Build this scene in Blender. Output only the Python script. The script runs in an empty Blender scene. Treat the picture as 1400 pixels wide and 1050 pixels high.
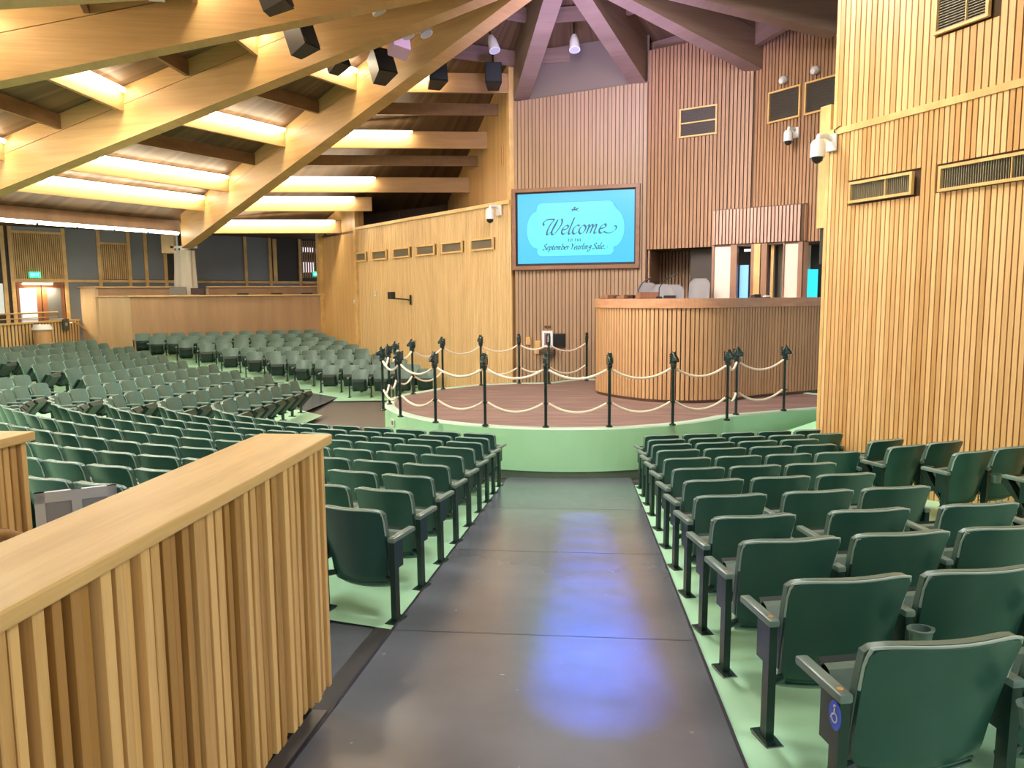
import bpy, bmesh, math, random
from mathutils import Vector, Matrix
import mathutils.noise as mn
random.seed(7)
S = bpy.context.scene
COL = S.collection
R = math.radians
pi = math.pi

# ------------------------------------------------------------------ camera, world, lights, exposure
cam = bpy.data.objects.new('camera', bpy.data.cameras.new('camera'))
COL.objects.link(cam)
cam.data.sensor_fit = 'HORIZONTAL'; cam.data.sensor_width = 36.0
cam.data.lens = 36.0 * 1051 / 1400
cam.data.clip_start = 0.05; cam.data.clip_end = 200
_p, _y, _r = R(6.52), R(5.7), R(0.45)
fw = Vector((-math.sin(_y) * math.cos(_p), math.cos(_y) * math.cos(_p), -math.sin(_p)))
rt = fw.cross(Vector((0, 0, 1))).normalized(); up = rt.cross(fw)
rt2 = rt * math.cos(_r) - up * math.sin(_r); up2 = up * math.cos(_r) + rt * math.sin(_r)
M = Matrix((rt2, up2, -fw)).transposed().to_4x4(); M.translation = Vector((0, 0, 2.87))
cam.matrix_world = M
S.camera = cam
S.view_settings.view_transform = 'Standard'; S.view_settings.look = 'None'
S.view_settings.gamma = 1.0; S.view_settings.use_curve_mapping = False
S.view_settings.exposure = 0.95
W = bpy.data.worlds.new('world'); S.world = W; W.use_nodes = True
W.node_tree.nodes['Background'].inputs[0].default_value = (1.0, 0.97, 0.93, 1)
W.node_tree.nodes['Background'].inputs[1].default_value = 0.55
S.cycles.max_bounces = 6; S.cycles.diffuse_bounces = 3; S.cycles.glossy_bounces = 3
S.cycles.sample_clamp_indirect = 6.0

def lamp(name, kind, loc, energy, color, aim=None, size=1.0, size_y=None, angle=None, blend=.5):
    d = bpy.data.lights.new(name, kind); d.energy = energy; d.color = color
    if kind == 'AREA':
        d.shape = 'RECTANGLE'; d.size = size; d.size_y = size_y or size
    else:
        d.shadow_soft_size = size
    if kind == 'SPOT':
        d.spot_size = R(angle); d.spot_blend = blend
    o = bpy.data.objects.new(name, d); COL.objects.link(o); o.location = loc
    if aim is not None:
        o.rotation_euler = (Vector(aim) - Vector(loc)).to_track_quat('-Z', 'Y').to_euler()
    return o
WARM = (1.0, 0.86, 0.60)
HUB = Vector((-.5, 15.0))
def cone(r): return 8.85 - .25 * r
# house lights high over the near seating, in the roof above and behind the frame
lamp('house_light', 'AREA', (0.5, 4.0, 8.2), 360, (1, .95, .86), (0.5, 4.5, 0), 3.5)
lamp('house_light', 'AREA', (-5.5, 6.0, 6.9), 260, (1, .95, .86), (-5.5, 7, 0), 2.5)
lamp('house_light', 'AREA', (-.5, 12.2, 8.6), 330, (1, .96, .92), (-.5, 13.0, 0), 2.0)
lamp('house_light', 'AREA', (0.8, 7.0, 8.0), 300, (1, .92, .76), (5.0, 9.5, 3.0), 1.6)
lamp('house_light', 'AREA', (3.5, 1.5, 6.5), 170, (1, .95, .85), (-1.3, 2.2, 1.4), 2.0)
# lavender show lights round the hub, washing the stage wall
lamp('stage_wash', 'SPOT', (-.5, 12.5, 7.2), 400, (1.0, .82, .84), (.8, 18.6, 6.2), .5, angle=95, blend=.9)
lamp('house_light', 'AREA', (-9.5, 14.0, 6.3), 260, (1, .93, .80), (-9.5, 16, 0), 2.5)
lamp('stage_wash', 'SPOT', (-.4, 15.0, 5.6), 520, (.50, .42, 1.0), (.2, 17.0, 9.0), .6, angle=120, blend=.9)  # added in mid-air with no fixture, tints the roof lavender
lamp('stage_wash', 'SPOT', (-1.5, 12.2, 7.0), 520, (1.0, .86, .84), (3.2, 16.2, 3.0), .4, angle=60, blend=.8)

for _y, _e in ((8.7, 90), (8.2, 95), (7.7, 100), (7.2, 110), (6.7, 115), (6.2, 118), (5.7, 120), (5.2, 120), (4.8, 115), (4.4, 105), (4.0, 90)):  # added blue spots standing in for the screen's reflection on the aisle
    lamp('added_reflection_spot', 'SPOT', (-.1, 13.6, 8.1), _e * 30, (.05, .12, 1.0), (-.02 + .02 * (8 - _y), _y, 1.157 - .0961 * _y), .03, angle=4.5, blend=.7)

# ------------------------------------------------------------------ materials
MATS = {}
def nodes(name):
    m = bpy.data.materials.new(name); m.use_nodes = True
    nt = m.node_tree; b = nt.nodes['Principled BSDF']
    return m, nt, b
def plain(name, col, rough=.5, metal=0, spec=.5, emit=None, es=1.0, var=.0, scale=8., bump=0., coat=0):
    if name in MATS: return MATS[name]
    m, nt, b = nodes(name)
    b.inputs['Base Color'].default_value = (*col, 1); b.inputs['Roughness'].default_value = rough
    b.inputs['Metallic'].default_value = metal; b.inputs['Specular IOR Level'].default_value = spec
    b.inputs['Coat Weight'].default_value = coat
    if emit:
        b.inputs['Emission Color'].default_value = (*emit, 1); b.inputs['Emission Strength'].default_value = es
    if var or bump:
        tc = nt.nodes.new('ShaderNodeTexCoord'); n = nt.nodes.new('ShaderNodeTexNoise')
        n.inputs['Scale'].default_value = scale; n.inputs['Detail'].default_value = 4
        nt.links.new(tc.outputs['Object'], n.inputs['Vector'])
        if var:
            mx = nt.nodes.new('ShaderNodeMix'); mx.data_type = 'RGBA'
            mx.inputs['A'].default_value = (*[c * (1 - var) for c in col], 1)
            mx.inputs['B'].default_value = (*[min(1, c * (1 + var)) for c in col], 1)
            nt.links.new(n.outputs['Fac'], mx.inputs['Factor']); nt.links.new(mx.outputs['Result'], b.inputs['Base Color'])
        if bump:
            bp = nt.nodes.new('ShaderNodeBump'); bp.inputs['Strength'].default_value = bump
            bp.inputs['Distance'].default_value = .01
            nt.links.new(n.outputs['Fac'], bp.inputs['Height']); nt.links.new(bp.outputs['Normal'], b.inputs['Normal'])
    MATS[name] = m; return m
def wood(name, dark, light, stretch=(14, 14, .6), rough=.45, rand=.0, per=0., grain=(60, 60, 2.0), coat=0.):
    """oak: long-grain noise, per-board variation; stretch = low frequency along the grain"""
    if name in MATS: return MATS[name]
    m, nt, b = nodes(name); L = nt.links
    geo = nt.nodes.new('ShaderNodeTexCoord')
    def noise(sc, detail=3, loc=None):
        mp = nt.nodes.new('ShaderNodeMapping'); mp.inputs['Scale'].default_value = sc
        n = nt.nodes.new('ShaderNodeTexNoise'); n.inputs['Scale'].default_value = 1; n.inputs['Detail'].default_value = detail
        L.new(geo.outputs['Object'], mp.inputs['Vector']); L.new(mp.outputs['Vector'], n.inputs['Vector']); return n
    a = noise(stretch); g = noise(grain, 5)
    add = nt.nodes.new('ShaderNodeMath'); add.operation = 'MULTIPLY_ADD'; add.inputs[1].default_value = .65
    L.new(a.outputs['Fac'], add.inputs[0])
    m2 = nt.nodes.new('ShaderNodeMath'); m2.operation = 'MULTIPLY'; m2.inputs[1].default_value = .35
    L.new(g.outputs['Fac'], m2.inputs[0]); L.new(m2.outputs[0], add.inputs[2])
    src = add.outputs[0]
    if rand:
        oi = nt.nodes.new('ShaderNodeObjectInfo'); r = nt.nodes.new('ShaderNodeMath'); r.operation = 'MULTIPLY_ADD'
        r.inputs[1].default_value = rand; L.new(oi.outputs['Random'], r.inputs[0])
        s = nt.nodes.new('ShaderNodeMath'); s.operation = 'SUBTRACT'; s.inputs[1].default_value = rand / 2
        L.new(src, s.inputs[0]); L.new(s.outputs[0], r.inputs[2]); src = r.outputs[0]
    if per:
        at = nt.nodes.new('ShaderNodeAttribute'); at.attribute_name = 'board'
        r = nt.nodes.new('ShaderNodeMath'); r.operation = 'MULTIPLY_ADD'; r.inputs[1].default_value = per
        L.new(at.outputs['Fac'], r.inputs[0]); L.new(src, r.inputs[2]); src = r.outputs[0]
    cr = nt.nodes.new('ShaderNodeValToRGB')
    cr.color_ramp.elements[0].position = .3; cr.color_ramp.elements[0].color = (*dark, 1)
    cr.color_ramp.elements[1].position = .7; cr.color_ramp.elements[1].color = (*light, 1)
    L.new(src, cr.inputs[0]); L.new(cr.outputs[0], b.inputs['Base Color'])
    b.inputs['Roughness'].default_value = rough; b.inputs['Coat Weight'].default_value = coat
    bp = nt.nodes.new('ShaderNodeBump'); bp.inputs['Strength'].default_value = .15; bp.inputs['Distance'].default_value = .004
    L.new(g.outputs['Fac'], bp.inputs['Height']); L.new(bp.outputs['Normal'], b.inputs['Normal'])
    MATS[name] = m; return m

OAK_SLAT = wood('oak_slat', (.58, .31, .10), (.92, .60, .28), (3, 3, .25), .42, rand=.32)
OAK_SLAT_NEAR = wood('oak_slat_near', (.50, .27, .07), (.94, .62, .24), (7, 7, .9), .38, rand=.55, grain=(120, 120, 3))
OAK_SLATS = wood('oak_slats_joined', (.64, .41, .17), (.93, .69, .36), (16, 16, .3), .45)
STAGE_SLATS = wood('brown_slats', (.26, .135, .070), (.44, .245, .135), (14, 14, .25), .45)  # browner slat tone than the oak walls
STAGE_SLAT_L = wood('brown_slats_pale', (.31, .19, .11), (.47, .31, .19), (14, 14, .25), .45)
PINK_SLATS = wood('canopy_slats', (.44, .25, .18), (.66, .43, .34), (14, 14, .25), .45)
BACKING = plain('slat_backing', (.10, .052, .022), .7)
BACKING_OAK = plain('slat_backing_oak', (.30, .15, .05), .7)
OAK = wood('oak_board', (.60, .36, .12), (.88, .60, .25), (3, 3, 3), .4)
OAK_PANEL = wood('oak_panel', (.56, .32, .11), (.80, .51, .21), (5, 5, .25), .45)
OAK_CAP = wood('oak_cap', (.70, .44, .15), (.93, .66, .28), (9, .8, 9), .34, grain=(70, 4, 70))
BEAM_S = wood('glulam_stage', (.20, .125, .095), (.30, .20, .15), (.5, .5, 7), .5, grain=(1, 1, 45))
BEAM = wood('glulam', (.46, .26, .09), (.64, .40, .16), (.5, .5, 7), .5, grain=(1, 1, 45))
PURLIN_SHADE = wood('purlin_shaded', (.16, .08, .03), (.26, .14, .055), (1.5, 1.5, 6), .6)  # same wood as the lit purlins, shade put into the colour
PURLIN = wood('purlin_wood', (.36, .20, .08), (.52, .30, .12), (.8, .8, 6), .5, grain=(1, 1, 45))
DARKWOOD = wood('dark_wood', (.07, .035, .018), (.13, .07, .035), (3, 3, 1), .5)
DESKTOP = wood('desk_cap', (.42, .20, .10), (.60, .33, .18), (3, 3, 10), .3)
GREENW = plain('green_paint', (.47, .90, .54), .45, var=.08, scale=1.5)
GREENF = plain('green_floor_paint', (.50, .88, .60), .38, var=.10, scale=1.2)
GREENB = plain('base_band_green', (.13, .20, .13), .35)
SEATD = plain('seat_shell_green', (.022, .085, .067), .30, var=.25, scale=5, bump=.05)
SEATC = plain('seat_upholstery', (.105, .18, .15), .38, var=.15, scale=30, bump=.15)
RIM_HIGHLIGHT = plain('rim_highlight_pale', (.40, .52, .46), .3)  # pale colour imitating the highlight on seat back rims
SEATU = plain('seat_underside', (.008, .022, .018), .45)
SEATM = plain('seat_metal_green', (.010, .035, .028), .30)
ARMM = plain('armrest_plastic', (.17, .25, .22), .32)
GREYM = plain('grey_metal', (.42, .42, .42), .35, metal=.6)
STEEL = plain('steel', (.6, .6, .58), .3, metal=.9)
BRASS = plain('brass', (.75, .50, .22), .3, metal=.8)
BLACK = plain('black', (.010, .011, .014), .45)
POSTM = plain('post_green', (.006, .026, .022), .22, coat=.5)
ROPE = plain('cream_rope', (.92, .80, .62), .8, bump=.5, scale=90)
WHITE = plain('white_plastic', (.82, .82, .80), .4)
CREAM = plain('cream_panel', (.80, .70, .60), .6)
GREYP = plain('grey_wall_panel', (.21, .235, .26), .5, var=.1, scale=1)
GREYL = plain('grey_wall_panel_light', (.30, .32, .34), .55)
PLASTER = plain('soffit_plaster', (.20, .155, .12), .7)
EXITG = plain('exit_green', (.02, .45, .22), .4, emit=(.02, .75, .35), es=1.2)
TUBE = plain('fluorescent_tube', (1, 1, 1), .5, emit=(1.0, .93, .74), es=12.0)
FABRIC = plain('drape_fabric', (.62, .56, .46), .9, bump=.3, scale=20)
CHAIRG = plain('chair_grey', (.46, .45, .46), .6)
GLASSD = plain('dark_glass', (.02, .02, .022), .08)

def make_aisle():
    m, nt, b = nodes('aisle_vinyl'); L = nt.links
    tc = nt.nodes.new('ShaderNodeTexCoord')
    n = nt.nodes.new('ShaderNodeTexNoise'); n.inputs['Scale'].default_value = 1.1; n.inputs['Detail'].default_value = 6
    L.new(tc.outputs['Object'], n.inputs['Vector'])
    cr = nt.nodes.new('ShaderNodeValToRGB')
    cr.color_ramp.elements[0].position = .3; cr.color_ramp.elements[0].color = (.105, .118, .150, 1)
    cr.color_ramp.elements[1].position = .75; cr.color_ramp.elements[1].color = (.17, .188, .228, 1)
    L.new(n.outputs['Fac'], cr.inputs[0]); L.new(cr.outputs[0], b.inputs['Base Color'])
    n2 = nt.nodes.new('ShaderNodeTexNoise'); n2.inputs['Scale'].default_value = 9; n2.inputs['Detail'].default_value = 5
    L.new(tc.outputs['Object'], n2.inputs['Vector'])
    mr = nt.nodes.new('ShaderNodeMapRange'); mr.inputs['To Min'].default_value = .20; mr.inputs['To Max'].default_value = .30
    L.new(n2.outputs['Fac'], mr.inputs['Value']); L.new(mr.outputs[0], b.inputs['Roughness'])
    b.inputs['Specular IOR Level'].default_value = 1.0; b.inputs['Coat Weight'].default_value = .3; b.inputs['Coat Roughness'].default_value = .25; b.inputs['Coat IOR'].default_value = 1.5
    return m
AISLE = make_aisle()
def make_carpet():
    m, nt, b = nodes('ring_footing'); L = nt.links
    tc = nt.nodes.new('ShaderNodeTexCoord'); mp = nt.nodes.new('ShaderNodeMapping'); mp.inputs['Scale'].default_value = (.8, 3.5, 1)
    n = nt.nodes.new('ShaderNodeTexNoise'); n.inputs['Scale'].default_value = 1.4; n.inputs['Detail'].default_value = 8
    L.new(tc.outputs['Object'], mp.inputs[0]); L.new(mp.outputs[0], n.inputs['Vector'])
    cr = nt.nodes.new('ShaderNodeValToRGB')
    cr.color_ramp.elements[0].position = .35; cr.color_ramp.elements[0].color = (.19, .12, .10, 1)
    cr.color_ramp.elements[1].position = .7; cr.color_ramp.elements[1].color = (.30, .18, .15, 1)
    L.new(n.outputs['Fac'], cr.inputs[0]); L.new(cr.outputs[0], b.inputs['Base Color']); b.inputs['Roughness'].default_value = .75
    return m
CARPET = make_carpet()
def make_deck():
    m, nt, b = nodes('roof_boards'); L = nt.links
    tc = nt.nodes.new('ShaderNodeTexCoord'); mp = nt.nodes.new('ShaderNodeMapping'); mp.inputs['Location'].default_value = (.5, -15, 0)
    L.new(tc.outputs['Object'], mp.inputs[0])
    sx = nt.nodes.new('ShaderNodeSeparateXYZ'); L.new(mp.outputs[0], sx.inputs[0])
    at = nt.nodes.new('ShaderNodeMath'); at.operation = 'ARCTAN2'; L.new(sx.outputs[0], at.inputs[0]); L.new(sx.outputs[1], at.inputs[1])
    mu = nt.nodes.new('ShaderNodeMath'); mu.operation = 'MULTIPLY'; mu.inputs[1].default_value = 90; L.new(at.outputs[0], mu.inputs[0])
    fl = nt.nodes.new('ShaderNodeMath'); fl.operation = 'FLOOR'; L.new(mu.outputs[0], fl.inputs[0])
    wn = nt.nodes.new('ShaderNodeTexWhiteNoise'); wn.noise_dimensions = '1D'; L.new(fl.outputs[0], wn.inputs['W'])
    cr = nt.nodes.new('ShaderNodeValToRGB'); cr.color_ramp.elements[0].color = (.10, .055, .026, 1); cr.color_ramp.elements[1].color = (.18, .105, .05, 1)
    L.new(wn.outputs['Value'], cr.inputs[0]); L.new(cr.outputs[0], b.inputs['Base Color']); b.inputs['Roughness'].default_value = .6
    return m
DECK = make_deck()

# ------------------------------------------------------------------ mesh helpers
def quad_box(bm, c, sx, sy, sz, mat=None, bevel=0, segs=1):
    """axis box centred c, optional 4x4 transform"""
    vs = []
    for dx, dy, dz in ((-1,-1,-1),(1,-1,-1),(1,1,-1),(-1,1,-1),(-1,-1,1),(1,-1,1),(1,1,1),(-1,1,1)):
        v = Vector((c[0]+dx*sx/2, c[1]+dy*sy/2, c[2]+dz*sz/2))
        if mat is not None: v = mat @ v
        vs.append(bm.verts.new(v))
    fs = [bm.faces.new([vs[i] for i in f]) for f in ((3,2,1,0),(4,5,6,7),(0,1,5,4),(1,2,6,5),(2,3,7,6),(3,0,4,7))]
    if bevel:
        es = list({e for f in fs for e in f.edges})
        bmesh.ops.bevel(bm, geom=es, offset=bevel, segments=segs, affect='EDGES', profile=.5)
    return fs
def box8(bm, pts):
    vs = [bm.verts.new(p) for p in pts]
    for f in ((3,2,1,0),(4,5,6,7),(0,1,5,4),(1,2,6,5),(2,3,7,6),(3,0,4,7)): bm.faces.new([vs[i] for i in f])
def tube(bm, pts, r, n=8, caps=True):
    pts = [Vector(p) for p in pts]; rings = []
    rr = r if isinstance(r, (list, tuple)) else [r] * len(pts)
    for i, p in enumerate(pts):
        t = (pts[min(i+1, len(pts)-1)] - pts[max(i-1, 0)]).normalized()
        a = t.orthogonal() if i == 0 else (prev - t * prev.dot(t))
        a.normalize(); prev = a; b = t.cross(a)
        rings.append([bm.verts.new(p + (a * math.cos(2*pi*k/n) + b * math.sin(2*pi*k/n)) * rr[i]) for k in range(n)])
    for i in range(len(rings)-1):
        for k in range(n):
            bm.faces.new((rings[i][k], rings[i][(k+1)%n], rings[i+1][(k+1)%n], rings[i+1][k]))
    if caps:
        bm.faces.new(rings[0][::-1]); bm.faces.new(rings[-1])
def prism(bm, poly, z0, z1):
    a = [bm.verts.new((p[0], p[1], z0)) for p in poly]; b = [bm.verts.new((p[0], p[1], z1)) for p in poly]
    n = len(poly)
    bm.faces.new(a[::-1]); bm.faces.new(b)
    for i in range(n): bm.faces.new((a[i], a[(i+1)%n], b[(i+1)%n], b[i]))
def grid(bm, rows):
    vs = [[bm.verts.new(p) for p in r] for r in rows]
    for i in range(len(vs)-1):
        for j in range(len(vs[i])-1):
            bm.faces.new((vs[i][j], vs[i][j+1], vs[i+1][j+1], vs[i+1][j]))
def obj(name, bm, mat, parent=None, smooth=False, recalc=True):
    if recalc: bmesh.ops.recalc_face_normals(bm, faces=bm.faces[:])
    me = bpy.data.meshes.new(name); bm.to_mesh(me); bm.free()
    if smooth:
        for p in me.polygons: p.use_smooth = True
        try: me.set_sharp_from_angle(angle=R(40))
        except Exception: pass
    for mm in (mat if isinstance(mat, (list, tuple)) else [mat]): me.materials.append(mm)
    o = bpy.data.objects.new(name, me); COL.objects.link(o)
    if parent: o.parent = parent
    return o
def inst(name, me, parent, mw=None):
    o = bpy.data.objects.new(name, me); COL.objects.link(o)
    if parent: o.parent = parent
    if mw is not None: o.matrix_local = mw
    return o
def empty(name, loc=(0, 0, 0), rz=0):
    o = bpy.data.objects.new(name, None); COL.objects.link(o); o.location = loc; o.rotation_euler = (0, 0, rz)
    o.empty_display_size = .1
    return o
def tag(o, label=None, cat=None, group=None, kind=None):
    if label: o['label'] = label
    if cat: o['category'] = cat
    if group: o['group'] = group
    if kind: o['kind'] = kind
    return o
def struct(o, label=None, cat=None):
    o['kind'] = 'structure'
    o['label'] = label; o['category'] = cat
    return o
def BM(): return bmesh.new()
def box_obj(name, c, s, mat, parent=None, rz=0, bevel=0):
    bm = BM(); quad_box(bm, c, *s, mat=Matrix.Rotation(rz, 4, 'Z') if rz else None, bevel=bevel)
    return obj(name, bm, mat, parent)

# ------------------------------------------------------------------ floor levels
YK = {-1: 11.6, 0: 10.93, 1: 10.25, 2: 9.6, 3: 8.9, 4: 8.08, 5: 7.26, 6: 6.48, 7: 5.69, 8: 4.89, 9: 4.2, 10: 3.4, 11: 2.6, 12: 1.8, 13: 1.0}
def Yk(k):
    a = math.floor(k); a = max(-1, min(12, a)); t = k - a
    return YK[a] * (1 - t) + YK[a + 1] * t
def zp(Y): return max(.012, 1.157 - .0961 * Y)
CR = Vector((-.5, 15.3))
def right_pt(k, x): return Vector((x, Yk(k) + .25 * (x - .68) + (.10 * max(0, x - 3.2)), zp(Yk(k))))
dA = Vector((-.9701, .2430)); nA = Vector((.2430, .9701))   # left rows: along / towards the ring
def yend(k): return 17.75 + .72 * k
_LC = {}
def left_curve(k):
    kk = round(k, 4)
    if kk in _LC: return _LC[kk]
    a0 = Vector((-1.27, Yk(k))); la = (4.05 - 1.27 + .05 * k) / .9701; P1 = a0 + dA * la
    P3 = Vector((-6.9 - 1.05 * k, 13.9 + .1 * k)); h = .27 * (P3 - P1).length
    b1 = P1 + dA * h; b2 = P3 - Vector((0, 1)) * h
    pts = [a0.lerp(P1, t / 6) for t in range(6)]
    for t in range(31):
        t /= 30; pts.append(P1 * (1-t)**3 + b1 * 3 * t * (1-t)**2 + b2 * 3 * t * t * (1-t) + P3 * t**3)
    pts += [Vector((P3.x, P3.y + (yend(k) + .6 - P3.y) * t / 6)) for t in range(1, 7)]
    cum = [0.]
    for a, b in zip(pts[:-1], pts[1:]): cum.append(cum[-1] + (b - a).length)
    _LC[kk] = (pts, cum, cum[6], cum[36], cum[-1] - .6); return _LC[kk]
def left_len(k): return left_curve(k)[2:]
def left_path(k, s):
    """position, facing (unit, toward the ring) at arc length s from the aisle"""
    pts, cum = left_curve(k)[:2]; i = 0
    while i < len(cum) - 2 and cum[i + 1] < s: i += 1
    u = (s - cum[i]) / (cum[i + 1] - cum[i]); p = pts[i].lerp(pts[i + 1], u)
    a = (pts[min(i + 2, len(pts) - 1)] - pts[max(i - 1, 0)]).normalized()
    return Vector((p.x, p.y, zp(Yk(k)))), Vector((a.y, -a.x))
ZF = lambda j: -.01 + .1 * j
FL = [(-6.84,21.49),(-7.87,22.02),(-8.94,22.76),(-9.90,23.10),(-10.8,23.31),(-11.72,23.57),(-12.84,24.27),(-13.82,24.68),(-15.0,25.0),(-15.75,25.35)]
FR = [(-3.97,21.91),(-4.5,22.49),(-5.05,23.10),(-5.95,24.11),(-6.84,25.09),(-7.38,25.69),(-7.99,26.37),(-8.64,27.09),(-9.19,27.70),(-9.77,28.35)]

floor = bpy.data.objects.new('floor', None)
bm = BM(); grid(bm, [[(-26, -2, -.02), (14, -2, -.02)], [(-26, 38, -.02), (14, 38, -.02)]])
floor = struct(obj('floor', bm, plain('floor_grey', (.14, .13, .125), .4, var=.1, scale=.8)), 'dark grey floor of the sale arena around the ring', 'floor')
# sloped dark vinyl of the centre aisle and the landing beside the near wall, sheet by sheet
ysheets = [-2.0, .2, 2.45, 4.70, 6.95, 9.2, 11.62]
for a, b in zip(ysheets[:-1], ysheets[1:]):
    bm = BM(); n = 6
    rows = []
    for i in range(n + 1):
        Y = a + .006 + (b - a - .008) * i / n
        rows.append([(-1.262, Y, 1.157 - .0961 * Y + .006), (.672, Y, 1.157 - .0961 * Y + .006)])
    grid(bm, rows); obj('aisle_sheet', bm, AISLE, floor)
bm = BM(); grid(bm, [[(-9, -2, 1.157 + .1922 - .001), (-1.275, -2, 1.157 + .1922 - .001)], [(-9, 6.0, 1.157 - .5766 - .012), (-1.275, 6.0, 1.157 - .5766 - .012)]])
obj('landing_sheet', bm, AISLE, floor)
bm = BM(); grid(bm, [[(-1.40, -2, 1.35), (8, -2, 1.35)], [(-1.40, 11.62, .038), (1.2, 11.62, .038)]])
obj('aisle_underlay', bm, plain('underlay', (.03, .03, .03), .6), floor)
bm = BM(); grid(bm, [[(-1.26, 11.62, .046), (.68, 11.62, .046)], [(-1.2, 11.95, .03), (.65, 11.95, .03)]]); obj('aisle_sheet', bm, AISLE, floor)
for x in (-1.268, .678):
    bm = BM(); box8(bm, [(x-.008, -2, 1.349), (x+.008, -2, 1.349), (x+.008, 11.62, .040), (x-.008, 11.62, .040),
                         (x-.008, -2, 1.360), (x+.008, -2, 1.360), (x+.008, 11.62, .052), (x-.008, 11.62, .052)])
    obj('edge_strip', bm, plain('edge_strip_dark', (.035, .03, .05), .35), floor)
# green seating terraces
bm = BM(); rows = []
for i in range(36):
    k = -.55 + (8.24 + .55) * i / 35
    la, lb, lc = left_len(k)
    rows.append([left_path(k, s)[0] for s in [la * j / 6 for j in range(6)] + [la + (lb - la) * j / 16 for j in range(16)] + [lb + (lc + .3 - lb) * j / 8 for j in range(9)]])
grid(bm, rows)
rows = []
for i in range(8):
    k = 8.24 + 1.8 * i / 7; la, lb, lc = left_len(k)
    rows.append([left_path(k, s)[0] for s in [la + (lb - la) * j / 14 for j in range(14)] + [lb + (lc + .3 - lb) * j / 8 for j in range(9)]])
grid(bm, rows)
obj('green_terrace', bm, GREENF, floor)
bm = BM(); rows = []
for i in range(40):
    k = -.5 + 13.4 * i / 39
    rows.append([right_pt(k, .69 + 6.8 * j / 16) for j in range(17)])
grid(bm, rows); obj('green_terrace', bm, GREENF, floor)
bm = BM(); rows = []
for j in range(-1, 11):
    jj = max(0, min(9, j)); a = Vector(FL[jj]); b = Vector(FR[jj]); d = (b - a).normalized(); nn = Vector((d.y, -d.x))
    off = .9 if j < 0 else (-.5 if j > 9 else .12)
    a2 = a - d * .35 + nn * off; b2 = b + d * .2 + nn * off
    z = max(.012, ZF(j)) if j <= 9 else ZF(9) + .05
    rows.append([(*(a2 * (1 - t) + b2 * t), z) for t in [q / 6 for q in range(7)]])
grid(bm, rows); obj('green_terrace', bm, GREENF, floor)
# dark radial aisle between the left block and the far bank
bm = BM(); rows = []
for j in range(0, 10):
    la, lb, lc = left_len(j); p, _ = left_path(j, lc + .3)
    q = Vector(FL[j]); d = (Vector(FR[j]) - q).normalized(); q = q - d * .35 + Vector((d.y, -d.x)) * .12
    rows.append([p, (p * .5 + Vector((q.x, q.y, ZF(j))) * .5), Vector((q.x, q.y, max(.01, ZF(j))))])
grid(bm, rows); obj('aisle_sheet', bm, AISLE, floor)
# entrance level at far left
bm = BM(); prism(bm, [(-26, 20), (-18.3, 20.5), (-19.1, 27.8), (-16.2, 25.8), (-9.9, 28.75), (-9.9, 36), (-26, 36)], -.02, 1.16)
obj('entrance_level', bm, plain('entrance_carpet', (.12, .10, .09), .8), floor)

# ------------------------------------------------------------------ slat panels
def slats(name, P, Q, zlo, zhi, pitch, w, d, mat, parent, back=None, side=1, indiv=False, holes=(), seed=1, t0=0, t1=None, bevel=0, jitter=0.):
    """vertical slats from plan point P to Q; side=+1 puts them on the left of P->Q. holes=[(ta,tb,za,zb)]"""
    P = Vector(P[:2]); Q = Vector(Q[:2]); L = (Q - P).length; u = (Q - P) / L; n = Vector((-u.y, u.x)) * side
    t1 = L if t1 is None else t1
    rnd = random.Random(seed)
    fz = (lambda t: zlo) if not callable(zlo) else zlo
    gz = (lambda t: zhi) if not callable(zhi) else zhi
    cnt = int((t1 - t0) / pitch); bm = BM(); made = []
    rot = Matrix(((u.x, n.x, 0, 0), (u.y, n.y, 0, 0), (0, 0, 1, 0), (0, 0, 0, 1)))
    for i in range(cnt):
        t = t0 + (i + .5) * pitch; a, b = fz(t), gz(t); segs = [(a, b)]
        for (ta, tb, za, zb) in holes:
            if ta - w/2 < t < tb + w/2:
                segs = [s for q in segs for s in ((q[0], min(q[1], za)), (max(q[0], zb), q[1])) if s[1] - s[0] > .05]
        for (a, b) in segs:
            dd = d * (1 + jitter * rnd.uniform(-1, 1)); ww = w * (1 + jitter * .5 * rnd.uniform(-1, 1))
            if indiv:
                b2 = BM(); quad_box(b2, (0, dd/2, (b-a)/2), ww, dd, b - a, bevel=bevel)
                o = obj('slat', b2, mat, parent)
                mw = rot.copy(); mw.translation = Vector((P.x + u.x*t, P.y + u.y*t, a)); o.matrix_local = mw
                made.append(o)
            else:
                m4 = rot.copy(); m4.translation = Vector((P.x + u.x*t, P.y + u.y*t, 0))
                quad_box(bm, (0, dd/2, (a+b)/2), ww, dd, b - a, mat=m4)
    if not indiv:
        o = obj(name, bm, mat, parent); o['kind'] = 'stuff'; return o
    bm.free(); return made
def wall_mesh(name, P, Q, zlo, zhi, th, mat, side=1, parent=None, holes=None):
    P = Vector(P[:2]); Q = Vector(Q[:2]); u = (Q - P).normalized(); n = Vector((-u.y, u.x)) * side
    if not isinstance(zhi, (tuple, list)): zhi = (zhi, zhi)
    bm = BM(); a, b = P, Q; a2, b2 = P - n * th, Q - n * th
    box8(bm, [(*a, zlo), (*b, zlo), (*b2, zlo), (*a2, zlo), (*a, zhi[0]), (*b, zhi[1]), (*b2, zhi[1]), (*a2, zhi[0])])
    return obj(name, bm, mat, parent)
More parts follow.
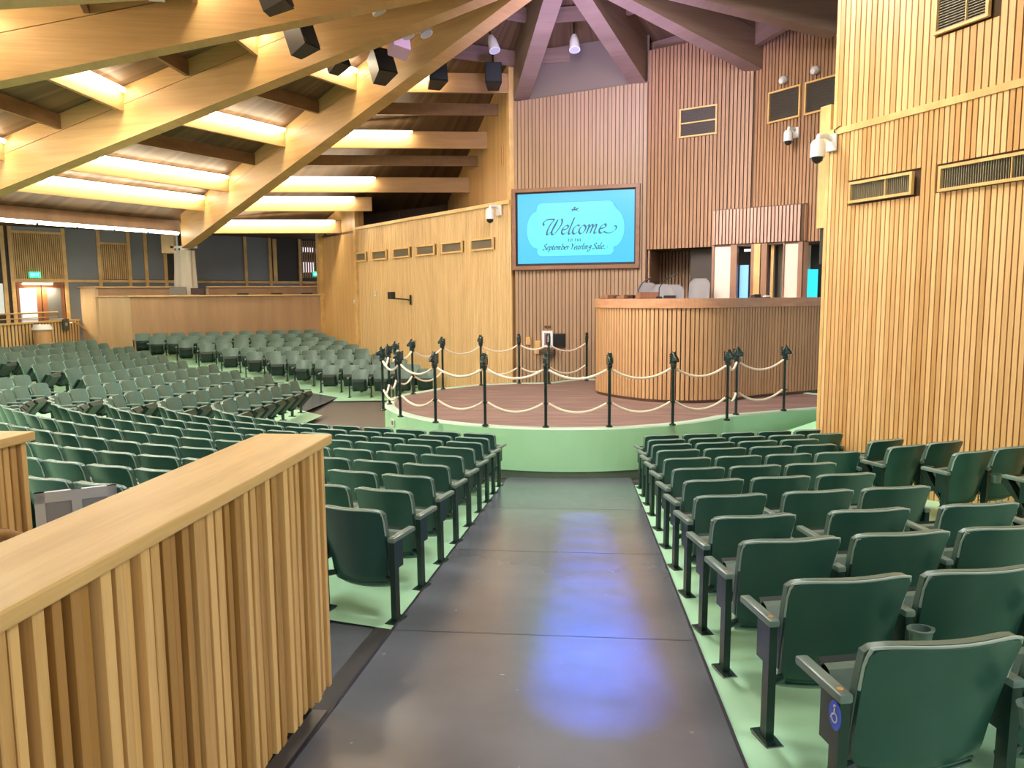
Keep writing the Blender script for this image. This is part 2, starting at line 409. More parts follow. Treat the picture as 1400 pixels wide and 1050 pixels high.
def onwall(P, Q, side=1):
    P = Vector(P[:2]); Q = Vector(Q[:2]); u = (Q - P).normalized(); n = Vector((-u.y, u.x)) * side
    def f(t, z, d=0.): return Vector((P.x + u.x*t + n.x*d, P.y + u.y*t + n.y*d, z))
    rot = Matrix(((u.x, n.x, 0, 0), (u.y, n.y, 0, 0), (0, 0, 1, 0), (0, 0, 0, 1)))
    def m(t, z, d=0.):
        k = rot.copy(); k.translation = f(t, z, d); return k
    return f, m

def vent(parentname, P, Q, side, ta, tb, za, zb, label, group, fins='v', fw=.035, proud=.075, mull=True):
    """framed ventilation grille as a thing"""
    f, m = onwall(P, Q, side); mw = m(ta, za, proud); e = empty('vent_grille'); e.matrix_world = mw
    w, h = tb - ta, zb - za
    bm = BM()
    for c, s in (((w/2, 0, -fw/2), (w + 2*fw, .05, fw)), ((w/2, 0, h + fw/2), (w + 2*fw, .05, fw)), ((-fw/2, 0, h/2), (fw, .05, h)), ((w + fw/2, 0, h/2), (fw, .05, h))):
        quad_box(bm, c, *s)
    if mull: quad_box(bm, (w * .6, .0, h/2), .012, .03, h)
    obj('frame', bm, OAK, e)
    bm = BM(); quad_box(bm, (w/2, -.028, h/2), w, .006, h); obj('backing', bm, plain('vent_dark', (.06, .05, .035), .6), e)
    bm = BM()
    if fins == 'v':
        n = max(6, int(w / .03))
        for i in range(n): quad_box(bm, (w * (i + .5) / n, -.012, h/2), .007, .02, h)
    else:
        n = max(6, int(h / .03))
        for i in range(n): quad_box(bm, (w/2, -.012, h * (i + .5) / n), w, .02, .008)
    o = obj('fins', bm, plain('vent_fin_dark', (.07, .05, .05), .5) if 'stage' in group else plain('vent_fin', (.30, .25, .16), .4), e); o['kind'] = 'stuff'
    return tag(e, label, 'vent', group)

# ------------------------------------------------------------------ back wall behind the ring
A = (-1.85, 19.55); B = (1.22, 18.95); Cc = (3.6, 17.65); D = (5.0, 15.84)
ZT = 8.5
wb = struct(wall_mesh('wall_back', A, (1.39, 18.86), -.02, (7.62, 7.82), .15, BACKING, side=-1), 'brown slatted wall behind the ring carrying the welcome screen', 'wall')
def topAB(t): return 7.62 + .2 * t / 3.3
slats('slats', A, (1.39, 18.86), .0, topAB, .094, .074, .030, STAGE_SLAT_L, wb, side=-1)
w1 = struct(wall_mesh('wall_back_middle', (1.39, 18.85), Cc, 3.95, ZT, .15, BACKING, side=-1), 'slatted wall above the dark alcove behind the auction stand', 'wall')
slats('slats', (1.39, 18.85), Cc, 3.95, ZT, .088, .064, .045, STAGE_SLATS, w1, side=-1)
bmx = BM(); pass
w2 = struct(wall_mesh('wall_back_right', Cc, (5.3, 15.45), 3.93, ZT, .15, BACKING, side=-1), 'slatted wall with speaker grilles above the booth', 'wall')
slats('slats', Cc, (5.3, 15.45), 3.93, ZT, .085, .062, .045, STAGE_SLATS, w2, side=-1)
# plaster panel between the two roof beams over the screen
up_ = struct(wall_mesh('wall_back_upper', (-1.85, 19.62), (1.39, 18.93), 7.55, 9.2, .1, PLASTER, side=-1), 'plain grey-brown panel between two roof beams above the slats', 'wall')
# alcove
al = struct(wall_mesh('wall_alcove', (1.39, 18.85), (1.75, 20.35), 0, 3.95, .1, BACKING, side=-1), 'dark slatted alcove behind the auction stand chairs', 'wall')
slats('slats', (1.41, 18.85), (1.8, 20.2), .8, 3.95, .09, .06, .04, STAGE_SLATS, al, side=-1)
wall_mesh('back_panel', (1.75, 20.15), (3.55, 19.1), 0, 3.95, .1, BACKING, -1, al)
slats('slats', (1.8, 20.10), (3.5, 19.1), .8, 3.95, .09, .06, .04, STAGE_SLAT_L, al, side=-1)
bm = BM(); prism(bm, [(1.39, 18.86), (1.75, 20.35), (4.2, 18.9), (3.6, 17.65)], 3.95, 4.0); obj('alcove_soffit', bm, DARKWOOD, al)
wall_mesh('side_panel', (3.5, 19.1), (2.83, 18.05), 0, 3.95, .08, DARKWOOD, -1, al)

# window-like grilles on the stage wall
lone = vent('g', (1.22, 18.95), Cc, -1, 1.03, 1.84, 6.46, 7.03, 'dark grille with a centre rail, alone on the stage wall right of the screen', 'speaker grilles on the stage wall', fins='h', mull=False)
f_, m_ = onwall((1.22, 18.95), Cc, -1)
bm = BM(); quad_box(bm, (.405, .01, .28), .81, .02, .03); obj('rail', bm, OAK, lone)
vent('g', Cc, D, -1, .42, 1.16, 6.49, 7.06, 'dark square grille on the stage wall, left one of the pair near the oak wall', 'speaker grilles on the stage wall', fins='h', mull=False)
vent('g', Cc, D, -1, 1.33, 2.0, 6.49, 7.06, 'dark square grille on the stage wall, partly hidden by the oak wall edge', 'speaker grilles on the stage wall', fins='h', mull=False)

# screen --------------------------------------------------------------
def nib(bm, pts, w, ang, y=0., samples=6):
    """calligraphic ribbon: Catmull-Rom through pts, swept with a fixed broad nib"""
    P = [Vector(p) for p in pts]; out = []
    for i in range(len(P) - 1):
        p0 = P[max(i-1, 0)]; p1 = P[i]; p2 = P[i+1]; p3 = P[min(i+2, len(P)-1)]
        for s in range(samples):
            t = s / samples
            out.append(.5 * ((2*p1) + (p2-p0)*t + (2*p0-5*p1+4*p2-p3)*t*t + (3*p1-p0-3*p2+p3)*t**3))
    out.append(P[-1])
    nb = Vector((math.cos(ang), math.sin(ang))) * w / 2; prev = None
    for i, p in enumerate(out):
        tt = (out[min(i+1, len(out)-1)] - out[max(i-1, 0)]); tt = tt.normalized() if tt.length else Vector((1, 0))
        perp = Vector((-tt.y, tt.x)) * w * .16
        o_ = nb if nb.dot(perp) >= 0 else -nb
        o_ = o_ + perp
        a = bm.verts.new((p.x - o_.x, y, p.y - o_.y)); b = bm.verts.new((p.x + o_.x, y, p.y + o_.y))
        if prev: bm.faces.new((prev[0], a, b, prev[1]))
        prev = (a, b)
GL = {
 'e': (.80, [[(.1,.5),(.62,.62),(.68,.88),(.45,1.0),(.12,.65),(.12,.2),(.38,0),(.72,.22)]]),
 'l': (.48, [[(.32,1.85),(.2,1.0),(.12,.25),(.25,0),(.48,.15)]]),
 'c': (.74, [[(.68,.85),(.48,1),(.15,.72),(.08,.3),(.33,0),(.68,.2)]]),
 'o': (.88, [[(.42,1),(.13,.7),(.08,.28),(.36,0),(.70,.3),(.74,.72),(.42,1)]]),
 'm': (1.42, [[(.0,.82),(.17,1),(.2,.6),(.12,0)],[(.17,.5),(.48,1),(.62,.8),(.54,0)],[(.58,.5),(.9,1),(1.04,.8),(.98,.2),(1.1,0),(1.3,.18)]]),
 'n': (.98, [[(.0,.82),(.17,1),(.2,.6),(.12,0)],[(.17,.5),(.48,1),(.62,.8),(.56,.2),(.68,0),(.88,.18)]]),
 'p': (.92, [[(.05,.82),(.22,1),(.2,.4),(.05,-.7)],[(.2,.6),(.5,1),(.78,.75),(.7,.22),(.42,0),(.18,.15)]]),
 'b': (.90, [[(.28,1.8),(.18,.9),(.12,.2),(.4,0),(.74,.35),(.74,.8),(.5,1),(.2,.6)]]),
 'r': (.64, [[(.03,.82),(.2,1),(.2,.5),(.12,0)],[(.18,.5),(.42,.93),(.62,.92)]]),
 't': (.52, [[(.28,1.4),(.18,.7),(.14,.2),(.27,0),(.48,.15)],[(0,.96),(.5,.96)]]),
 'a': (.92, [[(.7,.92),(.42,1),(.12,.6),(.1,.15),(.3,0),(.62,.5),(.72,.95)],[(.72,.95),(.62,.3),(.7,0),(.9,.18)]]),
 'i': (.42, [[(.02,.82),(.18,1),(.12,.3),(.2,0),(.4,.18)],[(.22,1.38),(.26,1.44)]]),
 'g': (.88, [[(.72,.95),(.4,1),(.12,.7),(.3,.38),(.6,.5),(.7,.9)],[(.75,1),(.66,.2),(.5,-.5),(.1,-.62),(-.02,-.35),(.4,-.05)]]),
 'S': (.95, [[(.85,1.45),(.62,1.7),(.22,1.5),(.3,1.1),(.68,.7),(.6,.15),(.2,0),(-.08,.25)]]),
 'Y': (.98, [[(-.05,1.55),(.15,1.68),(.4,.9)],[(1.02,1.7),(.42,.85),(.3,0)]]),
 'W': (1.75, [[(-.45,1.05),(-.62,1.3),(-.45,1.62),(0,1.72),(.55,1.68),(.3,1.2),(.12,.5),(.2,.02),(.5,.2),(.8,.8),(1.0,1.68)],
             [(1.0,1.68),(.75,.95),(.68,.25),(.88,0),(1.2,.3),(1.55,1.05),(1.55,1.5),(1.38,1.75)]]),
 'T': (.95, [[(0,1.4),(.85,1.4)],[(.42,1.4),(.42,0)],[(.28,0),(.56,0)]]),
 'O': (1.25, [[(.6,1.42),(.15,1.1),(.1,.4),(.55,-.02),(1.0,.35),(1.05,1.05),(.6,1.42)]]),
 'H': (1.2, [[(.15,1.4),(.15,0)],[(.9,1.4),(.9,0)],[(.15,.72),(.9,.72)]]),
 'E': (.95, [[(.15,1.4),(.15,0)],[(.15,1.4),(.75,1.4)],[(.15,.72),(.6,.72)],[(.15,0),(.8,0)]]),
 ' ': (.5, []),
}
def write(bm, text, x, z, s, w, shear=.28, ang=.6, y=0., gap=.0):
    for ch in text:
        adv, st = GL[ch]
        for k in st: nib(bm, [(x + s * (px + shear * pz), z + s * pz) for px, pz in k], w, ang, y)
        x += s * (adv + gap)
    return x
def width(text, s, gap=0.): return sum(GL[c][0] + gap for c in text) * s
fs, ms = onwall(A, B, -1)
t_a = 0.0; t_b = 3.16; z_a, z_b = 3.52, 5.50
scr = empty('welcome_screen'); scr.matrix_world = ms(-.02, z_a, .06)
SW, SH = t_b - t_a, z_b - z_a
# local frame: x along wall, y towards the hall, z up
bm = BM()
for c, s in (((SW/2, .05, .045), (SW, .16, .09)), ((SW/2, .05, SH-.045), (SW, .16, .09)), ((.045, .05, SH/2), (.09, .16, SH-.18)), ((SW-.045, .05, SH/2), (.09, .16, SH-.18))): quad_box(bm, c, *s)
obj('frame', bm, wood('screen_frame_wood', (.20, .09, .05), (.32, .16, .09), (2, 2, 8), .4), scr)
bm = BM(); quad_box(bm, (SW/2, .02, SH/2), SW-.18, .05, SH-.18); obj('bezel', bm, BLACK, scr)
SB = plain('screen_blue', (0, 0, 0), .3, emit=(.030, .33, .58), es=1.0)
SC = plain('screen_cyan', (0, 0, 0), .3, emit=(.075, .56, .60), es=1.0)
SO = plain('screen_outline', (0, 0, 0), .3, emit=(.03, .30, .50), es=1.0)
SI = plain('screen_ink', (0, 0, 0), .3, emit=(.006, .07, .17), es=1.0)
bx0, bx1, bz0, bz1 = .13, SW - .13, .15, SH - .13
bm = BM(); grid(bm, [[(bx0, .050, bz0), (bx1, .050, bz0)], [(bx0, .050, bz1), (bx1, .050, bz1)]]); obj('display', bm, SB, scr)
def badge(g):
    cx, cz = (bx0 + bx1) / 2, (bz0 + bz1) / 2 - .03
    q = [(0, .64)]
    for i in range(0, 8): a = pi/2 - i/7 * R(80); q.append((.83 + .125*math.cos(a), .515 + .125*math.sin(a)))
    q.append((.925, .455))
    for i in range(0, 15):
        a = 1 - i/14; z = .455 * a; q.append((.935 + .275 * (1 - (z/.455)**2) ** .5 * .999 + (.0), z))
    q = [(x + g, z + g * (1 if z > .3 else z)) for x, z in q]
    allp = q + [(x, -z) for x, z in reversed(q[:-1])]; allp += [(-x, z) for x, z in reversed(allp[1:-1])]
    return [(cx + x, cz + z) for x, z in allp]
for sc, yy, mt, nm in ((.020, .053, SO, 'badge_outline'), (0., .056, SC, 'badge')):
    bm = BM(); bm.faces.new([bm.verts.new((x, yy, z)) for x, z in badge(sc)]); bmesh.ops.triangulate(bm, faces=bm.faces[:])
    obj(nm, bm, mt, scr)
cx = (bx0 + bx1) / 2
bm = BM()
s = .215; xe = write(bm, 'Welcome', cx - .74, .846, s, .040, .30, y=.062)
nib(bm, [(xe - .02, .885), (xe + .07, .846), (xe + .18, .865), (xe + .27, .93), (xe + .28, 1.0), (xe + .23, 1.01)], .030, .6, .062)
write(bm, 'TO THE', cx - .17, .667, .045, .015, 0, y=.062, gap=.36)
s = .084; xe = write(bm, 'September Yearling Sale', cx - .80, .475, s, .023, .25, y=.062)
nib(bm, [(xe, .49), (xe + .04, .475), (xe + .09, .50), (xe + .09, .53)], .014, .6, .062)
# galloping horse and jockey emblem
def blob(bm, pts, y):
    bm.faces.new([bm.verts.new((x, y, z)) for x, z in pts])
hx, hz = cx + .0, 1.42
blob(bm, [(hx-.09, hz+.02), (hx-.05, hz+.035), (hx+.03, hz+.03), (hx+.06, hz+.055), (hx+.10, hz+.05), (hx+.105, hz+.035), (hx+.07, hz+.02), (hx+.05, hz-.01), (hx-.03, hz-.012), (hx-.07, hz-.005)], .062)
blob(bm, [(hx-.02, hz+.03), (hx-.03, hz+.065), (hx+.015, hz+.085), (hx+.03, hz+.07), (hx+.01, hz+.035)], .063)
for l in ([(.04,-.005),(.08,-.03),(.12,-.02)], [(.05,0),(.10,-.005),(.13,.01)], [(-.06,-.005),(-.09,-.04),(-.12,-.035)], [(-.05,-.01),(-.06,-.045),(-.09,-.055)], [(-.09,.02),(-.13,.03),(-.14,.015)]):
    nib(bm, [(hx+x, hz+z) for x, z in l], .009, .6, .062, 3)
obj('lettering', bm, SI, scr, recalc=False)
tag(scr, 'large wall screen with blue background and cyan welcome badge in a brown wooden frame', 'screen')

# small things on the stage wall under the screen
def wallbox(name, mtx, w, h, d, mat, label, cat, parts=(), bevel=.006, group=None):
    e = empty(name); e.matrix_world = mtx
    bm = BM(); quad_box(bm, (0, d/2, 0), w, d, h, bevel=bevel); obj('body', bm, mat, e)
    for pn, c, s, m in parts:
        bm = BM(); quad_box(bm, c, *s); obj(pn, bm, m, e)
    return tag(e, label, cat, group)
wallbox('wall_phone', ms(.86, 1.79, .05), .28, .42, .05, WHITE, 'white wall panel holding a dark red phone, left of the black monitor', 'phone',
        (('recess', (0, .055, 0), (.15, .02, .32), plain('phone_grey', (.25, .25, .27), .4)), ('handset', (0, .08, -.01), (.07, .04, .26), plain('phone_dark', (.10, .02, .05), .3))))
wallbox('small_monitor', ms(1.16, 1.76, .05), .30, .34, .07, BLACK, 'black square monitor on the wall beside the phone', 'monitor', (('display', (0, .073, 0), (.27, .004, .30), GLASSD),))
wallbox('wall_shelf', ms(.87, 1.46, .05), .38, .13, .20, plain('brown_shelf', (.05, .03, .02), .5), 'dark brown shelf box below the wall phone', 'shelf', (('lip', (0, .205, .04), (.38, .01, .03), DARKWOOD),))
wallbox('junction_box', ms(.60, 1.58, .05), .14, .34, .04, OAK, 'tan junction box with a thin cover left of the wall shelf', 'box', (('cover', (0, .045, 0), (.11, .008, .30), OAK_PANEL),))
wallbox('junction_box', ms(.36, 1.74, .05), .13, .20, .04, OAK, 'small yellow box behind the rear posts, near the wall corner', 'box', (('cover', (0, .045, 0), (.10, .008, .16), OAK_PANEL),))
wallbox('coat_hook', ms(.86, 2.10, .05), .16, .06, .03, plain('hook_brown', (.20, .08, .04), .4), 'small brown double hook plate above the wall phone', 'hook', (('hook', (-.04, .05, 0), (.02, .06, .03), DARKWOOD), ('hook', (.04, .05, 0), (.02, .06, .03), DARKWOOD)))

# ------------------------------------------------------------------ left slatted wall
LU = Vector((-.669, .743)); A2 = Vector((-1.92, 19.58))
LE = A2 + LU * 9.0; LE2 = A2 + LU * 12.2
wl = struct(wall_mesh('wall_left', A2, LE, -.02, 5.2, .25, BACKING_OAK, side=1), 'long yellow oak slatted wall left of the screen with six vents', 'wall')
vents_l = [(8.26, 9.0), (6.77, 7.70), (5.24, 6.22), (3.75, 4.72), (2.26, 3.26), (.77, 1.75)]
slats('slats', A2, LE, 0, 5.18, .078, .056, .035, OAK_SLATS, wl, side=1, holes=[(a - .05, b + .05, 4.08, 4.40) for a, b in vents_l], t1=9.0)
bm = BM(); f1, m1 = onwall(A2, LE, 1); quad_box(bm, (4.5, -.08, 0), 9.0, .36, .09, mat=m1(0, 5.22)); obj('top_rail', bm, OAK, wl)
wle = struct(wall_mesh('wall_left_end', LE, LE2, -.02, 6.2, .25, OAK_PANEL, side=1), 'plain yellow oak wall end beside the balcony counter', 'wall')
bm = BM(); quad_box(bm, (0, .05, 3.1), .16, .14, 6.2, mat=m1(9.0, 0)); obj('corner_post', bm, OAK, wle)
bm = BM(); f1b, m1b = onwall(LE2, (LE2.x - 3, LE2.y + 2), 1); quad_box(bm, (0, 0, 3.1), .3, .3, 6.2, mat=m1(12.2, 0)); obj('corner_post', bm, OAK, wle)
names_v = ['farthest left', 'second from the left', 'third from the left', 'third from the right', 'second from the right', 'nearest the screen']
for (a, b), nm in zip(vents_l, names_v):
    vent('v', A2, LE, 1, a, b - .0, 4.13, 4.35, 'small framed vent in the left oak wall, ' + nm + ' of six', 'vents along the left oak wall', fw=.05, mull=False)
# recess and upper wall over it
uw = struct(wall_mesh('wall_left_upper', A2, A2 + Vector((-.342, .94)) * 9.5, 5.1, 8.6, .2, OAK_PANEL, side=1), 'upper yellow oak wall rising to the roof beside the stage', 'wall')
bm = BM(); f2, m2 = onwall(A2, A2 + Vector((-.342, .94)) * 9, 1); quad_box(bm, (.12, .0, 6.8), .26, .12, 3.5, mat=m2(0, 0)); obj('edge_board', bm, OAK, uw)
bm = BM(); prism(bm, [A2, LE, LE2, (-5.2, 28.6)], 5.10, 5.18); obj('recess_floor', bm, DARKWOOD, uw)
rb = struct(wall_mesh('wall_recess', (-9.8, 28.2), (-4.9, 28.8), 5.15, 7.2, .1, BACKING, side=-1), 'dark brown slatted back of the recess above the left wall', 'wall')
slats('slats', (-9.8, 28.2), (-4.9, 28.8), 5.18, 7.2, .12, .08, .03, DARKWOOD, rb, side=-1)
f3, m3 = onwall(A2, A2 + Vector((-.342, .94)) * 9, 1)
wallbox('wall_outlet', m3(.9, 6.5, .01), .10, .55, .03, OAK_PANEL, 'narrow framed slot high on the upper oak wall', 'vent', (('slot', (0, .032, 0), (.06, .004, .48), BACKING_OAK),))
# projector arm, switches
pa = empty('monitor_arm'); pa.matrix_world = m1(5.2, 2.78, .06)
bm = BM(); quad_box(bm, (0, .02, 0), .07, .03, .30); obj('wall_plate', bm, BLACK, pa)
bm = BM(); tube(bm, [(0, .03, 0), (.2, .25, .03), (.42, .42, .05)], .022); obj('arm', bm, BLACK, pa)
bm = BM(); quad_box(bm, (.42, .45, .14), .22, .16, .22, bevel=.01); obj('head', bm, BLACK, pa)
tag(pa, 'black device on a swing arm fixed to the left oak wall', 'bracket')
wallbox('light_switch', m1(9.35, 2.72, .02), .10, .12, .02, WHITE, 'white switch plate low on the oak wall end near the balcony', 'switch', (('toggle', (0, .025, 0), (.03, .015, .05), WHITE),))
wallbox('thermostat', m1(7.6, 2.98, .05), .09, .16, .03, WHITE, 'small white thermostat on the slats left of the black swing arm', 'thermostat', (('dial', (0, .035, .02), (.04, .01, .04), GREYL),))

def dome_camera(mtx, label, s=1.0):
    e = empty('security_camera'); e.matrix_world = mtx @ Matrix.Scale(s, 4)
    bm = BM(); quad_box(bm, (0, .015, .02), .14, .03, .18, bevel=.008); obj('wall_plate', bm, WHITE, e)
    bm = BM(); tube(bm, [(0, .02, .06), (0, .10, .09), (0, .19, .08), (0, .20, .03)], .028); obj('bracket', bm, WHITE, e, True)
    bm = BM(); tube(bm, [(0, .20, .04), (0, .20, -.0), (0, .20, -.14)], [.05, .075, .078], 16); obj('housing', bm, WHITE, e, True)
    bm = BM(); tube(bm, [(0, .20, -.14), (0, .20, -.18), (0, .20, -.205)], [.062, .052, .02], 16); obj('lens_dome', bm, GLASSD, e, True)
    return tag(e, label, 'camera', 'security cameras on the walls')
dome_camera(m1(.45, 5.02, .06), 'white dome camera at the top right corner of the left oak wall', 1.5)

# ------------------------------------------------------------------ right oak wall
RP = Vector((3.40, 11.50)); RU = Vector((.454, -.891)); RQ = RP + RU * 6.2
fr_, mr_ = onwall(RP, RQ, -1)
wr = struct(wall_mesh('wall_right', RP, RQ, -.02, 5.1, .12, BACKING, side=-1), 'tall yellow oak slatted wall on the right behind the seats', 'wall')
wru = wall_mesh('upper_backing', fr_(.06, 0, -.06), fr_(6.2, 0, -.06), 5.1, 8.2, .12, BACKING, -1, wr)
holes = [(.42, 1.46, 4.06, 4.40), (1.80, 3.35, 4.06, 4.40)]
slats('slat', RP, RQ, 0.2, 5.07, .0725, .056, .04, OAK_SLAT, wr, side=-1, indiv=True, holes=holes, t1=5.6)
slats('slat', fr_(0, 0, -.06), fr_(6.2, 0, -.06), 5.14, 8.2, .0905, .072, .045, OAK_SLAT, wr, side=-1, indiv=True, holes=[(1.58, 2.35, 5.90, 6.75)], t0=.05, t1=5.6)
bm = BM(); quad_box(bm, (3.1, .01, 0), 6.2, .10, .085, mat=mr_(0, 5.10)); obj('seam_board', bm, OAK, wr)
bm = BM(); quad_box(bm, (-.03, -.04, 2.4), .06, .17, 5.1, mat=mr_(0, 0)); obj('corner_board', bm, OAK, wr)
bm = BM(); quad_box(bm, (-.02, -.10, 6.7), .06, .17, 3.1, mat=mr_(.04, 0)); obj('corner_board', bm, OAK, wr)
bm = BM(); quad_box(bm, (-.15, -.06, 4.66), .20, .12, 1.70, mat=mr_(0, 0)); obj('side_fin', bm, OAK, wr)
vent('v', RP, RQ, -1, .46, 1.41, 4.12, 4.33, 'wide low vent in the right oak wall, the left of the two', 'vents in the right oak wall', fw=.035)
vent('v', RP, RQ, -1, 1.85, 3.30, 4.10, 4.33, 'wide low vent in the right oak wall, the one cut by the frame edge', 'vents in the right oak wall', fw=.035)
vent('v', fr_(0, 0, -.06), fr_(6.2, 0, -.06), -1, 1.63, 2.26, 5.96, 6.70, 'tall louvred grille at the top of the right oak wall', 'vents in the right oak wall', fins='h', fw=.035, mull=True)
dome_camera(mr_(.06, 4.93, .05), 'white dome camera on the left corner of the right oak wall', 1.3)
bm = BM(); tube(bm, [fr_(.10, 5.02, .04), fr_(.11, 5.12, .08), fr_(.20, 5.16, .06)], .008, 6); tag(obj('cable', bm, BLACK), 'short black cable curling above the camera on the right oak wall', 'cable')
bm = BM(); quad_box(bm, (-.10, -.2, 3.55), .34, .24, .52, mat=mr_(0, 0), bevel=.01)
pj = empty('wall_speaker'); obj('cabinet', bm, BLACK, pj); tag(pj, 'black box speaker tucked under the edge fin of the right oak wall', 'speaker')
fcd, mcd = onwall(Cc, D, -1)
dome_camera(mcd(1.09, 6.13, .05), 'white dome camera on the brown stage wall below the pair of grilles', 1.2)
def knob_light(m, label):
    e = empty('wall_light'); e.matrix_world = m
    bm = BM(); tube(bm, [(0, 0, 0), (0, .05, 0), (0, .1, -.02), (0, .16, -.05)], [.05, .08, .085, .05], 14); obj('globe', bm, WHITE, e, True)
    bm = BM(); tube(bm, [(0, -.01, .0), (0, .02, .0)], .06, 12); obj('base', bm, WHITE, e)
    return tag(e, label, 'light', 'small round wall lights')
knob_light(mcd(.79, 7.27, .05), 'small white round fixture above the left square grille of the stage wall')
knob_light(mcd(1.55, 7.28, .05), 'small white round fixture above the right square grille of the stage wall')

# ------------------------------------------------------------------ ceiling
AN = dict(A=-14.3, B=22.8, C=56.9, D=85.8, J=113., K=143., L=173., M=-155., H=-127., G=-105.5, F=-79.5, E=-51.3)
order = [-155, -127, -105.5, -79.5, -51.3, -14.3, 22.8, 56.9, 85.8, 113, 143, 173, 205]
def hp(a, r, z): return Vector((HUB.x + r * math.sin(R(a)), HUB.y + r * math.cos(R(a)), z))
bm = BM()
for a, b in zip(order[:-1], order[1:]):
    rings = []
    for r in (.0001, 3, 6, 9, 12, 15, 18):
        rings.append([hp(a, r, cone(r) + 1.14), hp(b, r, cone(r) + 1.14)])
    grid(bm, rings)
bmesh.ops.remove_doubles(bm, verts=bm.verts[:], dist=.01)
ceil = struct(obj('ceiling', bm, DECK), 'conical timber roof with radial beams over the arena', 'ceiling')
bm = BM()
for a, b in zip(range(-160, -20, 10), range(-150, -10, 10)):
    grid(bm, [[hp(a, 17.8, 5.45), hp(b, 17.8, 5.45)], [hp(a, 26, 5.45), hp(b, 26, 5.45)]])
obj('outer_soffit', bm, plain('soffit_dark', (.10, .07, .045), .7), ceil)
def beam(a, r0, r1, w=.38, BEAM=BEAM):
    d = Vector((math.sin(R(a)), math.cos(R(a)))); n = Vector((-d.y, d.x))
    def part(lo, hi, ww, rr1):
        bm = BM(); P = []
        for zz in (lo, hi):
            for r, sgn in ((r0, -1), (rr1, -1), (rr1, 1), (r0, 1)):
                P.append((HUB.x + d.x*r + n.x*sgn*ww/2, HUB.y + d.y*r + n.y*sgn*ww/2, cone(r) + zz))
        box8(bm, P); return bm
    o = obj('beam', part(0, .74, w, r1), BEAM, ceil)
    obj('upper_beam', part(.76, 1.13, w - .03, r1), BEAM, o)
    return o
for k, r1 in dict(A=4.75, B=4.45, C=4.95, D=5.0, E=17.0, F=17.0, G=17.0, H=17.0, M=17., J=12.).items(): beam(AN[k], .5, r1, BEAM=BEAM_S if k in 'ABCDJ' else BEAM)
def purlin(a, b, r, depth=.48, mat=PURLIN, w=.09, up=1.12, t0=0., t1=1.):
    p, q = hp(a, r, 0), hp(b, r, 0)
    p, q = p.lerp(q, t0), p.lerp(q, t1)
    d = (q - p).normalized(); n = Vector((-d.y, d.x, 0)) * w / 2
    bm = BM(); P = []
    for zz in (cone(r) + up - depth, cone(r) + up):
        for v in (p - n, q - n, q + n, p + n): P.append((v.x, v.y, zz))
    box8(bm, P); return obj('purlin', bm, mat, ceil)
bays = [(-155, -127), (-127, -105.5), (-105.5, -79.5), (-79.5, -51.3)]
RL = [6.48, 9.93, 13.4, 15.15]; RD = [8.2, 11.7]
def tubelight(p, q, z, label, grp):
    """strip fixture running from p to q on the hub side of a purlin"""
    d = (q - p); L = d.length; d.normalize()
    e = empty('strip_light', (p.x, p.y, z), math.atan2(d.y, d.x))
    mid = (p + q) / 2; side = 1 if Vector((-d.y, d.x)).dot(HUB - mid.xy) > 0 else -1
    bm = BM(); quad_box(bm, (L/2, side*.10, .12), L, .10, .05); obj('housing', bm, WHITE, e)
    bm = BM(); n = max(1, round(L / 1.25))
    for i in range(n): tube(bm, [(L*(i+.04)/n, side*.13, .075), (L*(i+.96)/n, side*.13, .075)], .035, 8)
    obj('tube', bm, TUBE, e)
    ll = bpy.data.lights.new('strip_lamp', 'AREA'); ll.shape = 'RECTANGLE'; ll.size = L * .95; ll.size_y = .12
    ll.energy = 10 * L; ll.color = WARM
    lo = bpy.data.objects.new('strip_lamp', ll); COL.objects.link(lo); lo.parent = e
    lo.location = (L/2, side*.24, .10)
    # faces the purlin and down: the strips wash the boards beside them
    zc = -Vector((0, -side*1.0, -.55)).normalized(); xc = Vector((1, 0, 0)); yc = zc.cross(xc)
    lo.matrix_local = Matrix.Translation(lo.location) @ Matrix((xc, yc, zc)).transposed().to_4x4()
    return tag(e, label, 'light', grp)
ordn = ['innermost', 'second', 'third', 'outermost']
bayn = ['far left behind the frame', 'far left', 'left', 'middle']
for bi, (a, b) in enumerate(bays):
    for ri, r in enumerate(RL):
        pu = purlin(a, b, r, depth=.48, up=1.10)
        p, q = hp(a, r, 0), hp(b, r, 0)
        shrink = .25 / (q - p).length
        pp, qq = p.lerp(q, shrink), p.lerp(q, 1 - shrink)
        tubelight(pp, qq, cone(r) + 1.10 - .15, '%s ceiling strip light of the %s roof bay' % (ordn[ri], bayn[bi]), 'strip lights under the roof')
    for r in RD: purlin(a, b, r, depth=.32, up=1.12, mat=PURLIN_SHADE)
    purlin(a, b, 3.2, depth=.3, up=1.12); purlin(a, b, 17.6, depth=.42, up=1.12, w=.12, mat=DARKWOOD)
